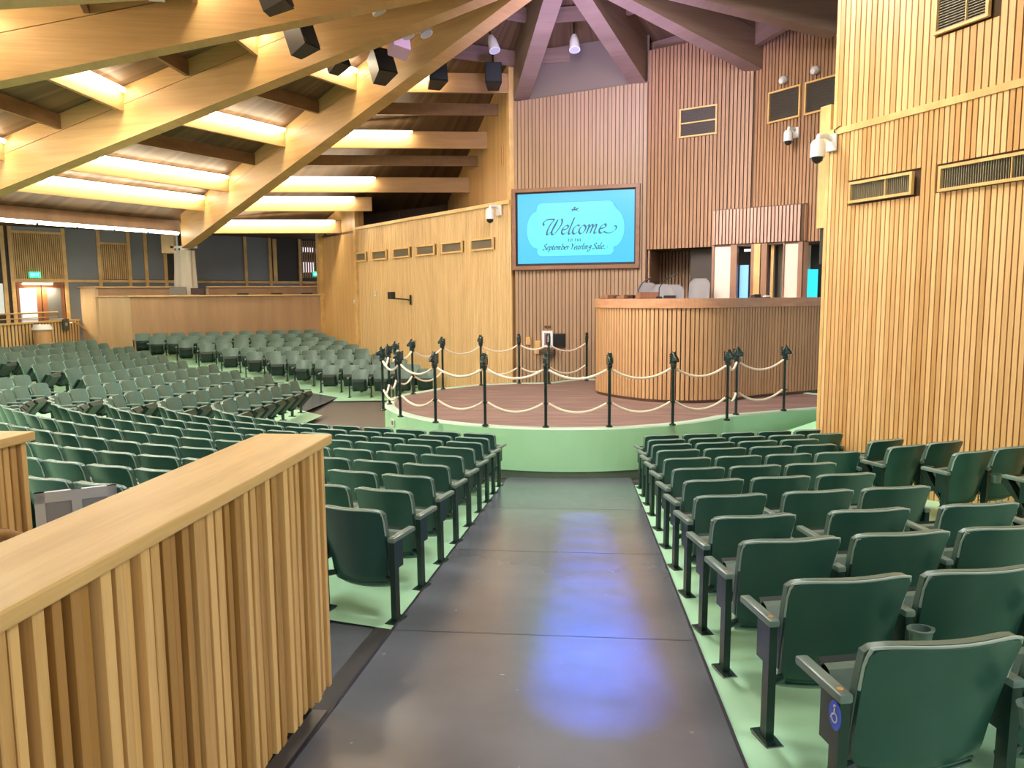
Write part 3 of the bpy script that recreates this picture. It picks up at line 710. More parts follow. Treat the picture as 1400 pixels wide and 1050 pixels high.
# bay between the long beam and the left oak wall: purlins run on to the wall
bayn2 = ['nearest the stage', 'second from the stage', 'third from the stage', 'fourth from the stage', 'lowest']
EW = []
uwdir = Vector((-.342, .94))
for ri, r in enumerate([6.48, 9.93, 13.4, 15.15, 18.0]):
    p = hp(-51.3, r, 0).xy
    hd = R(80); d = Vector((math.sin(hd), math.cos(hd)))
    # meet the upper wall line
    den = d.x * uwdir.y - d.y * uwdir.x; dq = A2 - p; t = (dq.x * uwdir.y - dq.y * uwdir.x) / den
    if r > 15.0:   # these stop at the plain wall end
        dd2 = LU; den = d.x * dd2.y - d.y * dd2.x; dq = A2 - p; t = (dq.x * dd2.y - dq.y * dd2.x) / den
    q = p + d * t; z = cone(r) + 1.10 if r < 16 else 5.62
    bm = BM(); n = Vector((-d.y, d.x)) * .045; P = []
    for zz in (z - .46, z):
        for v in (p - n, q - n, q + n, p + n): P.append((v.x, v.y, zz))
    box8(bm, P); obj('purlin', bm, PURLIN, ceil)
    frac = [.52, .62, .60, .9, .97][ri]
    a2 = p + d * .35; b2 = p + d * t * frac
    tubelight(Vector((*a2, 0)), Vector((*b2, 0)), z - .15, 'strip light in the roof bay beside the left oak wall, ' + bayn2[ri], 'strip lights under the roof')
    if ri < 2:
        r2 = RD[ri]; p = hp(-51.3, r2, 0).xy; dq = A2 - p; den = d.x * uwdir.y - d.y * uwdir.x; t = (dq.x * uwdir.y - dq.y * uwdir.x) / den; q = p + d * t
        bm = BM(); P = []; z = cone(r2) + 1.12
        for zz in (z - .30, z):
            for v in (p - n, q - n, q + n, p + n): P.append((v.x, v.y, zz))
        box8(bm, P); obj('purlin', bm, PURLIN_SHADE, ceil)
# purlins over the stage
for a, b in ((-51.3, -14.3), (-14.3, 22.8), (22.8, 56.9), (56.9, 85.8), (85.8, 113)):
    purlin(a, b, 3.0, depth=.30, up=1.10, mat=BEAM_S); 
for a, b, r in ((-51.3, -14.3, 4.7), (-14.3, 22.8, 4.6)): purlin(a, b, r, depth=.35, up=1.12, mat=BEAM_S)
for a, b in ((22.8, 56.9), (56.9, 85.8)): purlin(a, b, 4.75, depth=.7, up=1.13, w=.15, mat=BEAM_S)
# thin trough light over the far left back wall
tubelight(hp(-79.5, 17.42, 0), hp(-51.8, 17.42, 0), 5.02, 'thin long trough light before the dark back wall at far left', 'strip lights under the roof')

# ceiling speakers and stage lights
def speaker(loc, yaw, pitch, s, label, mat=BLACK):
    e = empty('ceiling_speaker', loc); e.rotation_euler = (pitch, 0, yaw)
    bm = BM(); w1, w2, h, d = .26*s, .17*s, .34*s, .34*s
    box8(bm, [(-w1, -d/2, -h), (w1, -d/2, -h), (w2, d, -h), (-w2, d, -h), (-w1, -d/2, h), (w1, -d/2, h), (w2, d, h), (-w2, d, h)])
    obj('cabinet', bm, mat, e)
    bm = BM(); quad_box(bm, (0, -d/2 - .012, 0), 1.8*w1, .02, 1.8*h); obj('grille', bm, plain('speaker_grille', (.025, .03, .035), .7), e)
    bm = BM(); tube(bm, [(0, d/2, 0), (0, d/2, h + .5)], .02, 6); obj('hanger', bm, BLACK, e)
    return tag(e, label, 'speaker', 'black speakers hung round the roof hub')
speaker((-5.35, 14.6, 7.75), R(70), R(-20), .85, 'black hung speaker left of the light strip, lowest on the left')
speaker((-5.6, 14.9, 8.05), R(80), R(-10), .6, 'small dark speaker edge behind the left hung speaker')
speaker((-5.35, 16.6, 7.95), R(60), R(-25), .75, 'black hung speaker peeking under the beam, between two strips')
speaker((-4.5, 17.1, 7.92), R(45), R(-25), .9, 'largest black speaker cluster piece below the pink-lit box')
speaker((-3.5, 18.1, 8.0), R(28), R(-15), .85, 'dark hung speaker right of the long beam above a strip')
speaker((-2.24, 18.6, 8.02), R(8), R(-15), .75, 'black hung speaker closest to the stage wall corner')
speaker((-5.0, 12.5, 7.75), R(90), R(-20), .8, 'black hung speaker cut by the top edge of the frame')
pk = empty('pink_lit_box', (-3.9, 16.2, 7.98), R(35)); pk.rotation_euler = (R(-30), R(10), R(35))
bm = BM(); quad_box(bm, (0, 0, 0), .40, .30, .34, bevel=.01); obj('housing', bm, plain('pink_light_tint', (.62, .40, .55), .5), pk)  # pink light on the box is put into its base and glow colours
bm = BM(); quad_box(bm, (0, -.16, 0), .36, .02, .30); obj('face', bm, plain('pink_light_glow', (.75, .5, .7), .4, emit=(.8, .5, .9), es=.25), pk)
bm = BM(); tube(bm, [(0, 0, .15), (0, .1, .8)], .02, 6); obj('hanger', bm, BLACK, pk)
tag(pk, 'pink-lit square box hanging among the speakers', 'light box')
def can(loc, aim, s, label):
    e = empty('stage_light', loc); e.rotation_euler = (Vector(aim) - Vector(loc)).to_track_quat('-Z', 'Y').to_euler()
    bm = BM(); tube(bm, [(0, 0, .25*s), (0, 0, .1*s), (0, 0, -.15*s)], [.06*s, .11*s, .13*s], 16); obj('can', bm, WHITE, e, True)
    bm = BM(); tube(bm, [(0, 0, -.151*s), (0, 0, -.155*s)], .11*s, 16); obj('lens', bm, plain('lens_grey', (.5, .5, .52), .3), e)
    bm = BM(); tube(bm, [(0, 0, .2*s), (0, 0, .6*s)], .018, 6); obj('stem', bm, BLACK, e)
    return tag(e, label, 'light', 'can lights round the roof hub')
can((-3.9, 14.5, 8.2), (-1, 15, 1), 1.0, 'white can light at the top, between the two leftmost upper beams')
can((-3.7, 16.0, 8.25), (-1, 15, 1), 1.0, 'white can light directly above the pink-lit box')
can((-3.35, 16.1, 8.3), (0, 15, 1), 1.0, 'white can light just right of the pink-lit box')
can((-2.1, 17.5, 8.35), (0, 15, 1), .95, 'white can light between the long beam and stage wall corner')
can((-.33, 17.9, 8.42), (0, 15, 1), .95, 'white can light centred between the two middle roof beams')
bm = BM(); quad_box(bm, (0, 0, 0), .22, .30, .05); 
hb = empty('roof_bracket', (-6.3, 11.2, 7.25), R(20)); obj('plate', bm, plain('pale_bracket', (.75, .6, .5), .4), hb)
bm = BM(); quad_box(bm, (0, 0, .2), .04, .04, .4); obj('stem', bm, STEEL, hb)
tag(hb, 'pale metal bracket on the upper left beam', 'bracket')

# ------------------------------------------------------------------ ring platform
front = []
for i in range(0, 21):
    a = R(-108 + i * 8.9)                         # measured from -Y, anticlockwise seen from above
    front.append((-.50 + 3.50 * math.sin(a), 15.28 - 3.50 * math.cos(a)))
front = [(-.5 + 3.53 * math.sin(R(t)), 15.3 - 3.53 * math.cos(R(t))) for t in range(-100, 54, 4)]
outer = front + [(2.56, 13.30), (4.19, 14.25), (5.6, 15.0), (5.4, 15.6), (3.62, 17.6), (1.35, 18.8), (-.2, 19.10), (-.95, 18.25), (-1.75, 18.15), (-2.65, 17.75), (-3.42, 16.95), (-3.9, 15.98)]
ring = empty('ring_platform', (0, 0, 0))
def offset_poly(poly, d):
    c = Vector((.4, 15.6)); return [tuple(Vector(p) + (c - Vector(p)).normalized() * d) for p in poly]
bm = BM(); prism(bm, outer, .14, .80); o = obj('platform_wall', bm, GREENW, ring, False)
bm = BM(); prism(bm, offset_poly(outer, .025), -.01, .14); obj('base_band', bm, GREENB, ring)
bm = BM(); prism(bm, offset_poly(outer, .19), .79, .806); obj('footing', bm, CARPET, ring)
bm = BM()
ip = offset_poly(outer, .0); iq = offset_poly(outer, .19)
va = [[bm.verts.new((*p, .801)) for p in ip], [bm.verts.new((*p, .822)) for p in offset_poly(outer, .03)], [bm.verts.new((*p, .822)) for p in offset_poly(outer, .17)], [bm.verts.new((*p, .801)) for p in iq]]
n = len(ip)
for a, b in zip(va[:-1], va[1:]):
    for i in range(n): bm.faces.new((a[i], a[(i+1) % n], b[(i+1) % n], b[i]))
obj('curb_lip', bm, plain('curb_green_grey', (.50, .66, .52), .5), ring)
tag(ring, 'round raised sale ring with pale green wall and brown footing', 'platform')
# side ramp kerb on the right
rk = empty('ramp_kerb')
bm = BM(); box8(bm, [(2.60, 12.15, .30), (4.6, 13.75, .35), (4.6, 14.0, .35), (2.55, 12.6, .30), (2.60, 12.15, .33), (4.6, 13.75, .82), (4.6, 14.0, .82), (2.55, 12.6, .45)]); obj('kerb', bm, GREENW, rk)
bm = BM(); box8(bm, [(3.0, 11.6, .0), (5.6, 12.4, .0), (5.6, 14.0, .0), (3.9, 13.2, .0), (3.0, 11.6, .10), (5.6, 12.4, .62), (5.6, 14.0, .66), (3.9, 13.2, .50)]); obj('ramp', bm, plain('ramp_brown', (.20, .15, .13), .6), rk)
tag(rk, 'sloping green kerb and brown ramp rising beside the ring on the right', 'ramp')
wallbox('ring_outlet', Matrix.Translation((-3.50, 13.42, .62)) @ Matrix.Rotation(R(180-57), 4, 'Z'), .16, .13, .02, WHITE, 'small outlet plate on the left side of the green ring wall', 'outlet', (('socket', (-.02, .025, 0), (.06, .01, .07), plain('socket_dark', (.15, .1, .1), .4)),))

# stanchions ----------------------------------------------------------
def horse_head():
    prof = [(-.035, 0), (.035, 0), (.045, .035), (.035, .06), (.055, .075), (.085, .068), (.10, .085), (.095, .11), (.06, .145), (.035, .175), (.02, .205), (.005, .18), (-.025, .17), (-.05, .13), (-.055, .08), (-.04, .04)]
    bm = BM(); L = []
    for y, sc in ((-.030, .75), (-.020, 1), (.020, 1), (.030, .75)):
        c = Vector((.01, .1)); L.append([bm.verts.new((c.x + (x - c.x) * sc, y, c.y + (z - c.y) * (1 - (1 - sc) * .5))) for x, z in prof])
    for a, b in zip(L[:-1], L[1:]):
        for i in range(len(prof)): bm.faces.new((a[i], a[(i+1) % len(prof)], b[(i+1) % len(prof)], b[i]))
    bm.faces.new(L[0][::-1]); bm.faces.new(L[-1])
    # mane ridges and forelock
    for i in range(5):
        z = .05 + i * .028; tube(bm, [(-.045, -.028, z), (-.066, 0, z + .014), (-.045, .028, z)], .009, 5)
    for sy in (-1, 1): tube(bm, [(.012, sy*.02, .185), (.006, sy*.026, .215)], [.011, .003], 5)
    for sy in (-1, 1): quad_box(bm, (.045, sy*.028, .13), .014, .012, .012)
    return bm
_pm = {}
bm = BM(); tube(bm, [(0, 0, 0), (0, 0, .93)], .024, 12); _pm['pole'] = obj('pole', bm, POSTM, None, True)
bm = BM(); tube(bm, [(0, 0, 0), (0, 0, .012), (0, 0, .03)], [.055, .055, .03], 14); _pm['foot'] = obj('foot', bm, POSTM, None, True)
_pm['horse_head'] = obj('horse_head', horse_head(), POSTM, None, True); 
bm = BM()
for z in (.36, .895): 
    tube(bm, [(0, 0, z), (0, 0, z + .03)], .034, 12)
    for s_ in (-1, 1): tube(bm, [(s_*.03, 0, z + .015), (s_*.055, 0, z + .015)], .010, 6)
_pm['collar'] = obj('collar', bm, POSTM, None, True)
pm = {k: o.data for k, o in _pm.items()}
for o in _pm.values(): bpy.data.objects.remove(o)
front_posts = [(-3.71, 13.56), (-3.21, 12.82), (-2.48, 12.24), (-1.63, 11.99), (-.66, 11.83+.07), (.33, 11.92+.06), (1.33, 12.21), (2.26, 12.72)]
rear_posts = [(-3.80, 14.35), (-3.98+.12, 15.14), (-3.71, 15.95), (-3.23, 16.83), (-2.47, 17.55), (-1.62, 17.95), (-.92, 17.95), (-.04, 18.64)]
side_posts = [(2.52, 13.35), (3.44, 13.86)]
fo = ['leftmost front', 'second front', 'third front', 'fourth front', 'middle front', 'sixth front', 'seventh front', 'last front']
ro = ['nearest left rear', 'second left rear', 'third left rear', 'fourth rear', 'fifth rear', 'sixth rear', 'seventh rear', 'last rear']
def stanchion(p, label, zb=.822):
    yaw = math.atan2(p[1] - 15.3, p[0] + .5)
    e = empty('stanchion', (p[0], p[1], zb), yaw + pi)
    for k in ('pole', 'foot', 'collar'): inst(k, pm[k], e)
    inst('horse_head', pm['horse_head'], e, Matrix.Translation((0, 0, .925)) @ Matrix.Rotation(pi, 4, 'Z') @ Matrix.Scale(1.15, 4))
    return tag(e, label, 'post', 'horse-head stanchions round the ring')
for p, l in zip(front_posts, fo): stanchion(p, 'dark green horse-head post on the ring edge, %s post' % l)
for p, l in zip(rear_posts, ro): stanchion(p, 'dark green horse-head post across the ring, %s post' % l)
stanchion(side_posts[0], 'leaning-looking horse-head post at the right gap, behind the last front post')
stanchion(side_posts[1], 'rightmost horse-head post, alone before the auction stand')
def rope(p, q, z, sag, label):
    pts = []
    d = (Vector(q) - Vector(p)).normalized() * .045
    a = Vector((p[0] + d.x, p[1] + d.y, z)); b = Vector((q[0] - d.x, q[1] - d.y, z))
    for i in range(15):
        t = i / 14; v = a.lerp(b, t); v.z -= sag * 4 * t * (1 - t); pts.append(v)
    bm = BM(); tube(bm, pts, .019, 8); return tag(obj('rope', bm, ROPE, None, True), label, 'rope', 'cream ropes between the stanchions')
def ropes(chain, nm, wh):
    for i, (p, q) in enumerate(zip(chain[:-1], chain[1:])):
        L = (Vector(q) - Vector(p)).length; sg = .14 * min(1.15, L)
        od = ['first', 'second', 'third', 'fourth', 'fifth', 'sixth', 'seventh'][i]
        rope(p, q, .822 + .90, sg, 'upper cream rope, %s span %s' % (od, nm)); rope(p, q, .822 + .375, sg * 1.05, 'lower cream rope, %s span %s' % (od, nm))
ropes(front_posts, 'from the left along the front of the ring', 0)
ropes(rear_posts, 'from the left along the rear of the ring', 0)
ropes([front_posts[0], rear_posts[0]], 'joining front and rear posts at the left tip', 0)
ropes([front_posts[-1]] + side_posts, 'from the last front post to the rightmost post', 0)

# ------------------------------------------------------------------ auction stand
arc0 = [(.22, 16.9), (.24, 16.19), (.72, 15.45), (1.30, 14.98), (1.97, 14.86), (2.62, 15.12), (3.43, 15.80), (4.3, 16.34), (4.88, 16.73)]
def smooth_poly(pts, n=8):
    P = [Vector(p) for p in pts]; out = []
    for i in range(len(P)-1):
        p0 = P[max(i-1, 0)]; p1 = P[i]; p2 = P[i+1]; p3 = P[min(i+2, len(P)-1)]
        for s in range(n):
            t = s/n; out.append(.5*((2*p1)+(p2-p0)*t+(2*p0-5*p1+4*p2-p3)*t*t+(3*p1-p0-3*p2+p3)*t**3))
    out.append(P[-1]); return out
arc = smooth_poly(arc0)
stand = empty('auction_stand', (1.6, 15.0, .8))
stand_off = Matrix.Translation((-1.6, -15.0, -.8))
def bandwall(path, zlo, zhi, off0, off1, closed=False):
    bm = BM(); L = []
    for i, p in enumerate(path):
        t = (path[min(i+1, len(path)-1)] - path[max(i-1, 0)]).normalized(); n = Vector((t.y, -t.x))  # outward (towards hall)
        L.append((p + n * off0, p + n * off1))
    rings = [[bm.verts.new((*a, zlo)), bm.verts.new((*b, zlo)), bm.verts.new((*b, zhi)), bm.verts.new((*a, zhi))] for a, b in L]
    for r1, r2 in zip(rings[:-1], rings[1:]):
        for k in range(4): bm.faces.new((r1[k], r1[(k+1) % 4], r2[(k+1) % 4], r2[k]))
    bm.faces.new(rings[0][::-1]); bm.faces.new(rings[-1]); return bm
def reloc(o): o.matrix_local = stand_off; return o
reloc(obj('curved_wall', bandwall(arc, .79, 2.62, -.10, 0.), BACKING, stand))
reloc(obj('ledge', bandwall(arc, 2.62, 2.80, -.42, .075), DESKTOP, stand))
reloc(obj('base_board', bandwall(arc, .806, .86, 0., .02), DARKWOOD, stand))
# slats by arc length
def arc_slats(lo, hi, mat, name):
    bm = BM(); acc = 0.; nxt = .04
    for a, b in zip(arc[:-1], arc[1:]):
        L = (b - a).length
        while nxt <= acc + L:
            t = (nxt - acc) / L; p = a.lerp(b, t); u = (b - a) / L; n = Vector((u.y, -u.x))
            if lo <= nxt < hi:
                m4 = Matrix(((u.x, n.x, 0, p.x), (u.y, n.y, 0, p.y), (0, 0, 1, 0), (0, 0, 0, 1)))
                quad_box(bm, (0, .022, 1.74), .062, .045, 1.75, mat=m4)
            nxt += .083
        acc += L
    o = reloc(obj(name, bm, mat, stand)); o['kind'] = 'stuff'
arc_slats(0, 99, OAK_SLATS if False else wood('stand_slats', (.44, .24, .11), (.66, .41, .20), (12, 12, .25), .42), 'slats')
bm = BM(); prism(bm, [tuple(p + Vector((.0, .15))) for p in arc] + [(4.9, 18), (.3, 18.5)], 1.9, 1.95); reloc(obj('stand_floor', bm, DARKWOOD, stand))
tag(stand, 'curved slatted auction stand with brown ledge at the back of the ring', 'stand')

# things on the ledge
def desk_mic(loc, yaw, label, h=.28, lean=.12):
    e = empty('desk_microphone', loc, yaw)
    bm = BM(); quad_box(bm, (0, 0, .02), .12, .10, .04, bevel=.008); obj('base', bm, BLACK, e)
    bm = BM(); tube(bm, [(0, 0, .04), (0, 0, h*.5), (lean*.5, 0, h*.85), (lean, 0, h)], .009, 6); obj('gooseneck', bm, BLACK, e)
    bm = BM(); tube(bm, [(lean, 0, h), (lean + .1, 0, h + .05)], .017, 8); obj('capsule', bm, BLACK, e)
    return tag(e, label, 'microphone', 'microphones on the auction stand')
desk_mic((.98, 15.42, 2.80), 0, 'gooseneck microphone left of the brown desk box, bent to the right', .36, .14)
desk_mic((1.36, 15.20, 2.80), 0, 'gooseneck microphone right of the brown desk box, with long head', .42, .22)
def desk_box(loc, s, yaw, mat, label, cat='box'):
    e = empty('desk_box', loc, yaw)
    bm = BM(); w, d, h = s; box8(bm, [(-w/2, -d/2, 0), (w/2, -d/2, 0), (w/2, d/2, 0), (-w/2, d/2, 0), (-w/2, -d/2, h), (w/2, -d/2, h), (w/2, d/2, h*.65), (-w/2, d/2, h*.65)])
    obj('body', bm, mat, e)
    bm = BM(); quad_box(bm, (0, 0, .006), w + .03, d + .03, .012); obj('base', bm, DARKWOOD, e); return tag(e, label, cat, 'boxes on the auction stand')
BX = wood('box_wood', (.22, .09, .05), (.34, .16, .09), (3, 3, 3), .4)
desk_box((.42, 15.95, 2.80), (.26, .2, .08), .7, BX, 'low brown box at the left end of the auction stand')
desk_box((.72, 15.62, 2.80), (.26, .2, .08), .8, BX, 'low brown box second from the left end of the stand')
desk_box((1.14, 15.26, 2.80), (.40, .24, .13), .35, BX, 'larger brown box between the two microphones')
desk_box((.58, 15.80, 2.80), (.10, .12, .07), .8, BLACK, 'small black box between two low brown boxes')
desk_box((.86, 15.52, 2.80), (.12, .12, .07), .8, BLACK, 'small black box left of the larger brown box')
desk_box((1.55, 15.1, 2.80), (.22, .14, .06), 0, BLACK, 'flat black box beneath the long microphone head')
desk_box((3.35, 15.98, 2.80), (.16, .12, .07), .5, BLACK, 'black gadget on the ledge before the middle booth opening')
desk_box((3.58, 16.1, 2.80), (.10, .08, .05), .5, WHITE, 'white lump on the ledge before the middle booth opening')
def office_chair(loc, yaw, s, label):
    e = empty('office_chair', loc, yaw)
    bm = BM(); rows = []
    for i in range(15):
        v = i/14; z = .48 + .62*v; w = .235 * s * (.72 + .28 * min(1, v * 3)) * (1 - .42 * max(0., (v - .72) / .28) ** 2.5)
        rows.append([(w*q, .06*q*q*-1 + .09*v + .02 - .02*math.cos(q*pi), z) for q in [k/8*2-1 for k in range(9)]])
    grid(bm, rows); r = bmesh.ops.solidify(bm, geom=bm.faces[:], thickness=.06); obj('backrest', bm, CHAIRG, e, True)
    bm = BM(); quad_box(bm, (0, -.18, .44), .46*s, .44, .09, bevel=.03, segs=2); obj('seat', bm, CHAIRG, e, True)
    bm = BM(); tube(bm, [(0, -.15, .40), (0, -.15, .08)], .03, 8)
    for k in range(5):
        a = 2*pi*k/5; tube(bm, [(0, -.15, .09), (.26*math.cos(a), -.15 + .26*math.sin(a), .04)], .02, 6)
    obj('base', bm, BLACK, e)
    return tag(e, label, 'chair', 'office chairs behind the auction stand')
office_chair((1.31, 17.35, 2.04), R(10), .95, 'grey office chair leftmost behind the auction stand')
office_chair((1.57, 16.95, 2.0), R(-5), 1.05, 'grey office chair second behind the stand, under the microphone')
office_chair((1.86, 17.6, 2.0), R(-12), 1.1, 'wide grey office chair third behind the auction stand')
office_chair((2.36, 17.0, 2.12), R(-30), 1.0, 'tall pale office chair on the right behind the stand ledge')

# booth with slatted canopy
BP = Vector((2.70, 17.43)); BQ = Vector((4.36, 16.46)); BE = Vector((5.2, 16.75))
booth = empty('clerk_booth', (3.5, 16.9, 0)); boff = Matrix.Translation((-3.5, -16.9, 0))
def bl(o): o.matrix_local = boff; return o
def bslats(*a, **k):
    o = slats(*a, **k); o.matrix_local = boff; return o
bl(wall_mesh('canopy_panel', BP, BQ, 3.93, 4.68, .08, BACKING, -1, booth)); bl(wall_mesh('canopy_panel', BQ, BE, 3.93, 4.68, .08, BACKING, -1, booth))
bslats('canopy_slats', BP, BQ, 3.95, 4.68, .075, .050, .04, PINK_SLATS, booth, side=-1)
bslats('canopy_slats', BQ, BE, 3.95, 4.68, .075, .050, .04, STAGE_SLATS, booth, side=-1)
bm = BM(); prism(bm, [BP, BQ, BE, (5.2, 17.3), (3.2, 18.2)], 3.90, 3.95); bl(obj('canopy_soffit', bm, DARKWOOD, booth))
bm = BM(); prism(bm, [BP, BQ, BE, (5.2, 17.3), (3.2, 18.2)], 4.66, 4.70); bl(obj('canopy_top', bm, DARKWOOD, booth))
fb, mb = onwall(BP, BQ, -1); LB = (BQ - BP).length
def bbox(name, t0_, t1_, z0, z1, d0, d1, mat):
    bm = BM(); quad_box(bm, ((t0_+t1_)/2, (d0+d1)/2, (z0+z1)/2), t1_-t0_, d1-d0, z1-z0, mat=mb(0, 0)); return bl(obj(name, bm, mat, booth))
FRW = wood('booth_frame', (.26, .13, .08), (.38, .21, .13), (3, 3, 3), .4)
FRL = OAK
tt = lambda x: (x - 973) / (1098 - 973) * LB
bbox('cream_panel', .05, .42, 2.6, 3.90, -.06, -.01, CREAM)
bbox('frame_post', 0, .05, 2.6, 3.93, -.08, .03, FRW)
bbox('frame_post', .42, .56, 2.6, 3.93, -.08, .03, FRW)
bbox('frame_post', .86, .93, 2.6, 3.93, -.12, .02, FRW)
bbox('frame_post', .93, 1.06, 2.6, 3.93, -.06, .03, FRL)
bbox('frame_post', 1.08, 1.20, 2.6, 3.93, -.10, .02, FRW)
bbox('inner_post', 1.24, 1.30, 2.6, 3.93, -.22, -.12, FRL)
bbox('inner_panel', 1.30, 1.54, 2.6, 3.93, -.5, -.44, plain('grey_green_panel', (.30, .27, .20), .6))
bbox('frame_post', 1.535, 1.56, 2.6, 3.93, -.06, .03, FRW)
bbox('cream_panel', 1.56, 1.84, 2.6, 3.91, -.06, -.01, CREAM)
bbox('frame_post', 1.84, 1.93, 2.6, 3.93, -.08, .03, FRW)
bbox('blue_display', .56, .74, 2.6, 3.50, -.22, -.18, plain('booth_screen', (.1, .2, .3), .3, emit=(.20, .45, .85), es=.75))
bbox('strip_lamp', .58, .84, 3.80, 3.85, -.4, -.36, plain('booth_lamp', (.8, .8, .7), .4, emit=(1, .95, .8), es=1.0))
bbox('back_screen', -.9, 2.1, 2.6, 3.93, -1.0, -.95, plain('booth_dark', (.05, .04, .035), .6))
fe, me_ = onwall(BQ, BE, -1)
def ebox(name, t0_, t1_, z0, z1, d0, d1, mat):
    bm = BM(); quad_box(bm, ((t0_+t1_)/2, (d0+d1)/2, (z0+z1)/2), t1_-t0_, d1-d0, z1-z0, mat=me_(0, 0)); return bl(obj(name, bm, mat, booth))
ebox('cyan_display', .18, .56, 2.78, 3.38, -.3, -.26, plain('booth_cyan', (.02, .2, .25), .3, emit=(.01, .45, .60), es=1.0))
ebox('cream_panel', .16, .40, 3.38, 3.88, -.36, -.30, plain('booth_wall', (.62, .52, .36), .6))
ebox('frame_post', .02, .12, 2.6, 3.93, -.08, .02, FRW)
ebox('dark_recess', .0, .9, 2.6, 3.93, -.8, -.75, BLACK)
tag(booth, 'clerk booth with pinkish slatted canopy and cream panels behind the auction stand', 'booth')

# ------------------------------------------------------------------ balcony, back wall, entrance at left
BF = [(-9.83, 28.63), (-16.10, 25.83), (-19.7, 27.45)]
bal = empty('balcony_counter', (-13, 27, 0)); bof = Matrix.Translation((13, -27, 0))
def bb(o): o.matrix_local = bof; return o
BALP = wood('balcony_panel', (.36, .21, .10), (.50, .31, .16), (3, 3, .4), .5)
BALL = wood('balcony_panel_lit_pale', (.62, .43, .22), (.78, .57, .32), (3, 3, .4), .5)  # paler copy of the balcony wood, light on the side faces put into colour
bb(wall_mesh('front_panel', BF[0], BF[1], .6, 2.95, .12, BALP, 1, bal))
bb(wall_mesh('side_panel', BF[1], (-17.85, 26.62), .6, 2.95, .12, BALL, 1, bal))
bb(wall_mesh('side_panel', (-17.85, 26.62), BF[2], .6, 3.30, .12, BALL, 1, bal))
fB, mB = onwall(BF[0], BF[1], 1); LBF = (Vector(BF[1]) - Vector(BF[0])).length
bm = BM(); quad_box(bm, (LBF/2, -.06, 2.975), LBF + .1, .30, .05, mat=mB(0, 0)); bb(obj('top_rail', bm, OAK, bal))
fS, mS = onwall(BF[1], BF[2], 1)
bm = BM(); quad_box(bm, (1.0, -.06, 2.975), 2.0, .30, .05, mat=mS(0, 0)); quad_box(bm, (2.9, -.06, 3.32), 2.0, .30, .05, mat=mS(0, 0)); bb(obj('top_rail', bm, OAK, bal))
tag(bal, 'long brown wooden balcony front with pale trim above the far seats', 'counter')
for nm, P, Q, lab in (('rear_counter', (-14.95, 27.9), (-17.85, 26.6), 'dark rear counter on the balcony left of the drape'), ('rear_counter', (-10.4, 29.9), (-14.4, 28.12), 'dark rear counter on the balcony right of the drape')):
    e = empty(nm)
    wall_mesh('panel', P, Q, 1.16, 3.28, .3, BALP, 1, e); ff, mm = onwall(P, Q, 1); LL = (Vector(Q) - Vector(P)).length
    bm = BM(); quad_box(bm, (LL/2, -.12, 3.31), LL + .06, .46, .05, mat=mm(0, 0)); obj('top_board', bm, OAK, e)
    bm = BM(); quad_box(bm, (LL, -.15, 2.2), .1, .34, 2.1, mat=mm(0, 0)); obj('end_panel', bm, BALL, e)
    tag(e, lab, 'counter', 'rear counters on the balcony')
for (t, w, h, mt, lab) in ((6.5 - 1.2, .55, .26, plain('box_grey', (.16, .15, .14), .5), 'grey box on the balcony front rail left of the drape'), (6.5 - 1.85, .45, .22, plain('box_brown', (.05, .02, .015), .5), 'dark brown box on the balcony beside the grey box')):
    wallbox('balcony_box', mB(t, 3.02 + h/2, -.28), w, h, .2, mt, lab, 'box', (('lid', (0, .1, h/2 + .005), (w, .2, .01), BLACK),), group=None)
for t, lab in ((.8, 'low dark tray on the balcony rail near the oak wall end'), (1.9, 'low dark tray on the balcony rail, second from the oak wall'), (3.1, 'low dark tray on the balcony rail just right of the drape')):
    wallbox('balcony_tray', mB(t, 3.02, -.28), .4, .05, .2, BLACK, lab, 'tray', (('lip', (0, .2, .02), (.4, .01, .03), BLACK),))

PA = Vector((-21.3, 24.4)); PB = Vector((-11.3, 35.1))
fw_, mw_ = onwall(PA, PB, -1)
PU = (PB - PA).normalized()
def tw_(x, y): return (Vector((x, y)) - PA).dot(PU)
wf = struct(wall_mesh('wall_far', PA - PU * 1.5, PB + PU * 1, 1.1, 5.6, .15, plain('far_wall_dark', (.05, .045, .045), .6), -1), 'dark panelled wall behind the balcony with oak posts', 'wall')
def wbox(name, ta, tb, z0, z1, d0, d1, mat):
    bm = BM(); quad_box(bm, ((ta+tb)/2, (d0+d1)/2, (z0+z1)/2), tb-ta, d1-d0, z1-z0, mat=mw_(0, 0)); return obj(name, bm, mat, wf)
T = dict(a=tw_(-20.41, 25.36), b=tw_(-20.25, 25.53), c=tw_(-19.12, 26.74), d=tw_(-18.33, 27.58), e=tw_(-17.62, 28.34), f=tw_(-17.20, 28.78), g=tw_(-16.7, 29.3), h=tw_(-16.1, 30.0), i=tw_(-14.5, 31.69), j=tw_(-13.76, 32.49), k=tw_(-12.82, 33.5), l=tw_(-11.95, 34.4))
for ta, tb, mt in ((T['a']-1.5, T['a']-.1, GREYP), (T['c'], T['d'], GREYP), (T['e'], T['f'], GREYP), (T['f'], T['g'], GREYP), (T['h'], T['i'], GREYP), (T['i'], T['j'], GREYP), (T['j']+.2, T['k'], plain('far_dark_panel', (.03, .025, .02), .5))):
    wbox('wall_panel', ta + .05, tb - .05, 3.62, 5.5, 0, .03, mt)
for k in 'abcdefghijkl': wbox('wall_post', T[k] - .06, T[k] + .06, 1.16, 5.55, 0, .10, OAK)
wbox('sill_board', T['c'], T['l'], 3.50, 3.60, 0, .09, OAK)
wbox('lower_panel', T['c'], T['l'], 1.16, 3.50, 0, .02, GREYP)
